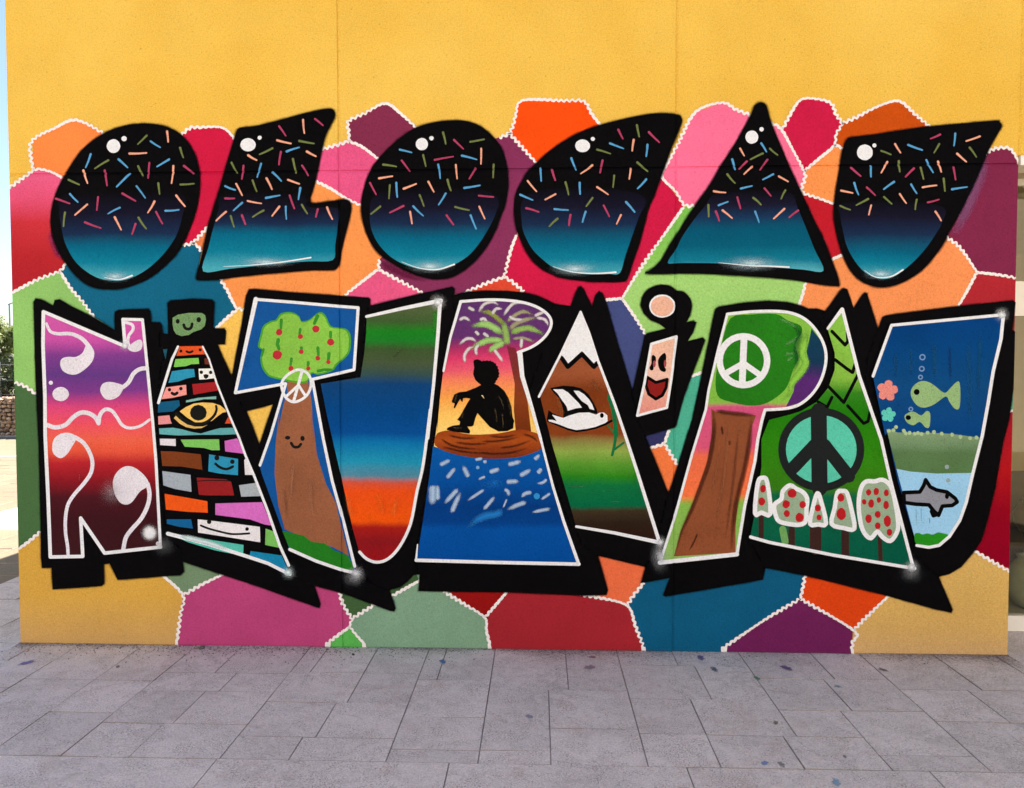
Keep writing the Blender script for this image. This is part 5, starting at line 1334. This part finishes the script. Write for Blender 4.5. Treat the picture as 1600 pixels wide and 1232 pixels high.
o = stones('stone_fill', it, M_BSTONE, gab); o['kind'] = 'stuff'
box('stone_core', -18, -8.5, GYW + 0.07, GYW + 0.6, -0.01, 0.83, simple('core_shadow', (0.07, 0.05, 0.04), 0.9), gab)
M_WIRE = simple('galvanised_wire', (0.3, 0.31, 0.32), 0.45, 10, 0.1, metallic=0.6)
bm = bmesh.new()
for i in range(32):
    x = -18 + i * 0.3
    add_box(bm, x, x + 0.003, GYW - 0.032, GYW - 0.029, -0.005, 0.9)
for z in (0.02, 0.3, 0.6, 0.885):
    add_box(bm, -18, -8.5, GYW - 0.029, GYW - 0.026, z, z + 0.003)
from_bm('wire_basket', bm, M_WIRE, gab)
box('kerb', -18, -8.5, GYW - 0.14, GYW - 0.04, -0.012, 0.03, simple('kerb_concrete', (0.3, 0.29, 0.28), 0.85), gab)

fen = empty('wire_fence', (-13, GYW + 0.75, 0))
tag(fen, 'thin wire fence standing behind the gabion wall', 'fence')
for i in range(5):
    x = -17.6 + i * 2.2
    bm = bmesh.new(); add_box(bm, x, x + 0.045, GYW + 0.73, GYW + 0.775, -0.01, 1.75); from_bm('post', bm, M_WIRE, fen)
for z in (0.95, 1.3, 1.68):
    bm = bmesh.new(); add_box(bm, -17.6, -8.7, GYW + 0.722, GYW + 0.73, z, z + 0.012); from_bm('wire', bm, M_WIRE, fen)

def leaf_mat(name, c1, c2):
    mt_, nt_, b_ = new_mat(name)
    co = N(nt_, 'ShaderNodeTexCoord').outputs['Object']
    n1 = noise(nt_, co, 1.6, 3); n2 = noise(nt_, co, 14, 2)
    f = math_n(nt_, 'ADD', math_n(nt_, 'MULTIPLY', n1.outputs[0], 0.6), math_n(nt_, 'MULTIPLY', n2.outputs[0], 0.4))
    nt_.links.new(mixc(nt_, maprange(nt_, f, 0.38, 0.62, 0, 1), tuple(c1) + (1,), tuple(c2) + (1,)), b_.inputs['Base Color'])
    b_.inputs['Roughness'].default_value = 0.6
    tl = N(nt_, 'ShaderNodeBsdfTranslucent'); tl.inputs[0].default_value = tuple(c2) + (1,)
    mx_ = N(nt_, 'ShaderNodeMixShader'); mx_.inputs[0].default_value = 0.25
    nt_.links.new(b_.outputs[0], mx_.inputs[1]); nt_.links.new(tl.outputs[0], mx_.inputs[2])
    nt_.links.new(mx_.outputs[0], nt_.nodes['Material Output'].inputs[0])
    return mt_
M_BARK = simple('bark', (0.12, 0.085, 0.06), 0.9, 25, 0.3)
def tree(label, loc, h, rx, nleaf, lmat, size, group):
    root = empty('leafy_tree', loc)
    tag(root, label, 'tree', group)
    bm = bmesh.new()
    def limb(a, b__, r0, r1, seg=7):
        d = (b__ - a).normalized(); s = d.orthogonal().normalized(); t = d.cross(s)
        va = [bm.verts.new(a + (s * math.cos(6.283 * i / seg) + t * math.sin(6.283 * i / seg)) * r0) for i in range(seg)]
        vb = [bm.verts.new(b__ + (s * math.cos(6.283 * i / seg) + t * math.sin(6.283 * i / seg)) * r1) for i in range(seg)]
        for i in range(seg): bm.faces.new((va[i], va[(i + 1) % seg], vb[(i + 1) % seg], vb[i]))
    L = Vector(loc)
    fork = L + Vector((random.uniform(-.1, .1), random.uniform(-.1, .1), h * 0.28))
    limb(L - Vector((0, 0, 0.05)), fork, 0.09, 0.065)
    tips = []
    for i in range(9):
        a = 6.283 * i / 9 + random.uniform(-.3, .3)
        e = L + Vector((math.cos(a) * rx * random.uniform(.4, .8), math.sin(a) * rx * random.uniform(.4, .8), h * random.uniform(0.5, 0.9)))
        limb(fork, e, 0.045, 0.012); tips.append(e)
    from_bm('trunk', bm, M_BARK, root)
    bm = bmesh.new()
    clumps = []
    for i in range(46):
        a = random.uniform(0, 6.283); q = math.sqrt(random.random()); zz = random.uniform(0.1, 1.0)
        w = rx * (0.55 + 0.55 * math.sin(math.pi * min(1, zz * 0.85 + 0.12)))
        clumps.append((L + Vector((math.cos(a) * q * w, math.sin(a) * q * w, h * (0.1 + 0.85 * zz))), random.uniform(0.18, 0.34)))
    for i in range(nleaf):
        c, r = random.choice(clumps)
        d = Vector((random.gauss(0, 1), random.gauss(0, 1), random.gauss(0, 1))).normalized()
        p = c + d * r * random.uniform(0.55, 1.05)
        nrm = (d + Vector((random.uniform(-.8, .8), random.uniform(-.8, .8), random.uniform(-.2, 1)))).normalized()
        s = nrm.orthogonal().normalized(); t = nrm.cross(s)
        an = random.uniform(0, 6.283); s, t = s * math.cos(an) + t * math.sin(an), t * math.cos(an) - s * math.sin(an)
        k = size * random.uniform(0.7, 1.3)
        bm.faces.new([bm.verts.new(p + s * k), bm.verts.new(p + t * k * 0.42), bm.verts.new(p - s * k), bm.verts.new(p - t * k * 0.42)])
    from_bm('crown', bm, lmat, root)
ML1 = leaf_mat('olive_leaf', (0.07, 0.105, 0.03), (0.22, 0.27, 0.07))
ML2 = leaf_mat('dark_leaf', (0.02, 0.035, 0.015), (0.06, 0.085, 0.035))
tree('yellowish green leafy tree behind the gabion wall', (-14.0, 15.6, 0), 3.05, 1.2, 13000, ML1, 0.055, 'trees behind the gabion wall')
tree('dark green bushy tree pressed against the wire fence', (-13.05, 14.3, 0), 2.0, 0.9, 9500, ML2, 0.045, 'trees behind the gabion wall')
tree('olive green tree beyond the yellow building corner', (-11.2, 15.2, 0), 2.5, 1.0, 5500, ML1, 0.055, 'trees behind the gabion wall')
tree('tall dark green tree at the outer end of the fence', (-15.7, 15.4, 0), 3.0, 1.1, 5500, ML2, 0.055, 'trees behind the gabion wall')
pole = empty('street_lamp', (-29.0, 36.0, 0))
tag(pole, 'thin grey lamp post with a short arm far behind the trees', 'lamp')
bm = bmesh.new()
bmesh.ops.create_cone(bm, segments=10, radius1=0.07, radius2=0.045, depth=5.1, cap_ends=True, matrix=Matrix.Translation((-29.0, 36.0, 2.55)))
from_bm('post', bm, M_WIRE, pole)
bm = bmesh.new()
bmesh.ops.create_cone(bm, segments=8, radius1=0.035, radius2=0.03, depth=1.0, cap_ends=True, matrix=Matrix.Translation((-28.6, 36.0, 5.25)) @ Matrix.Rotation(math.radians(70), 4, 'Y'))
from_bm('arm', bm, M_WIRE, pole)
box('lamp_head', -28.3, -27.8, 35.9, 36.1, 5.36, 5.46, M_WIRE, pole, 0.02)
print('slabs', slab_n[0], 'layer', LAYER[0])
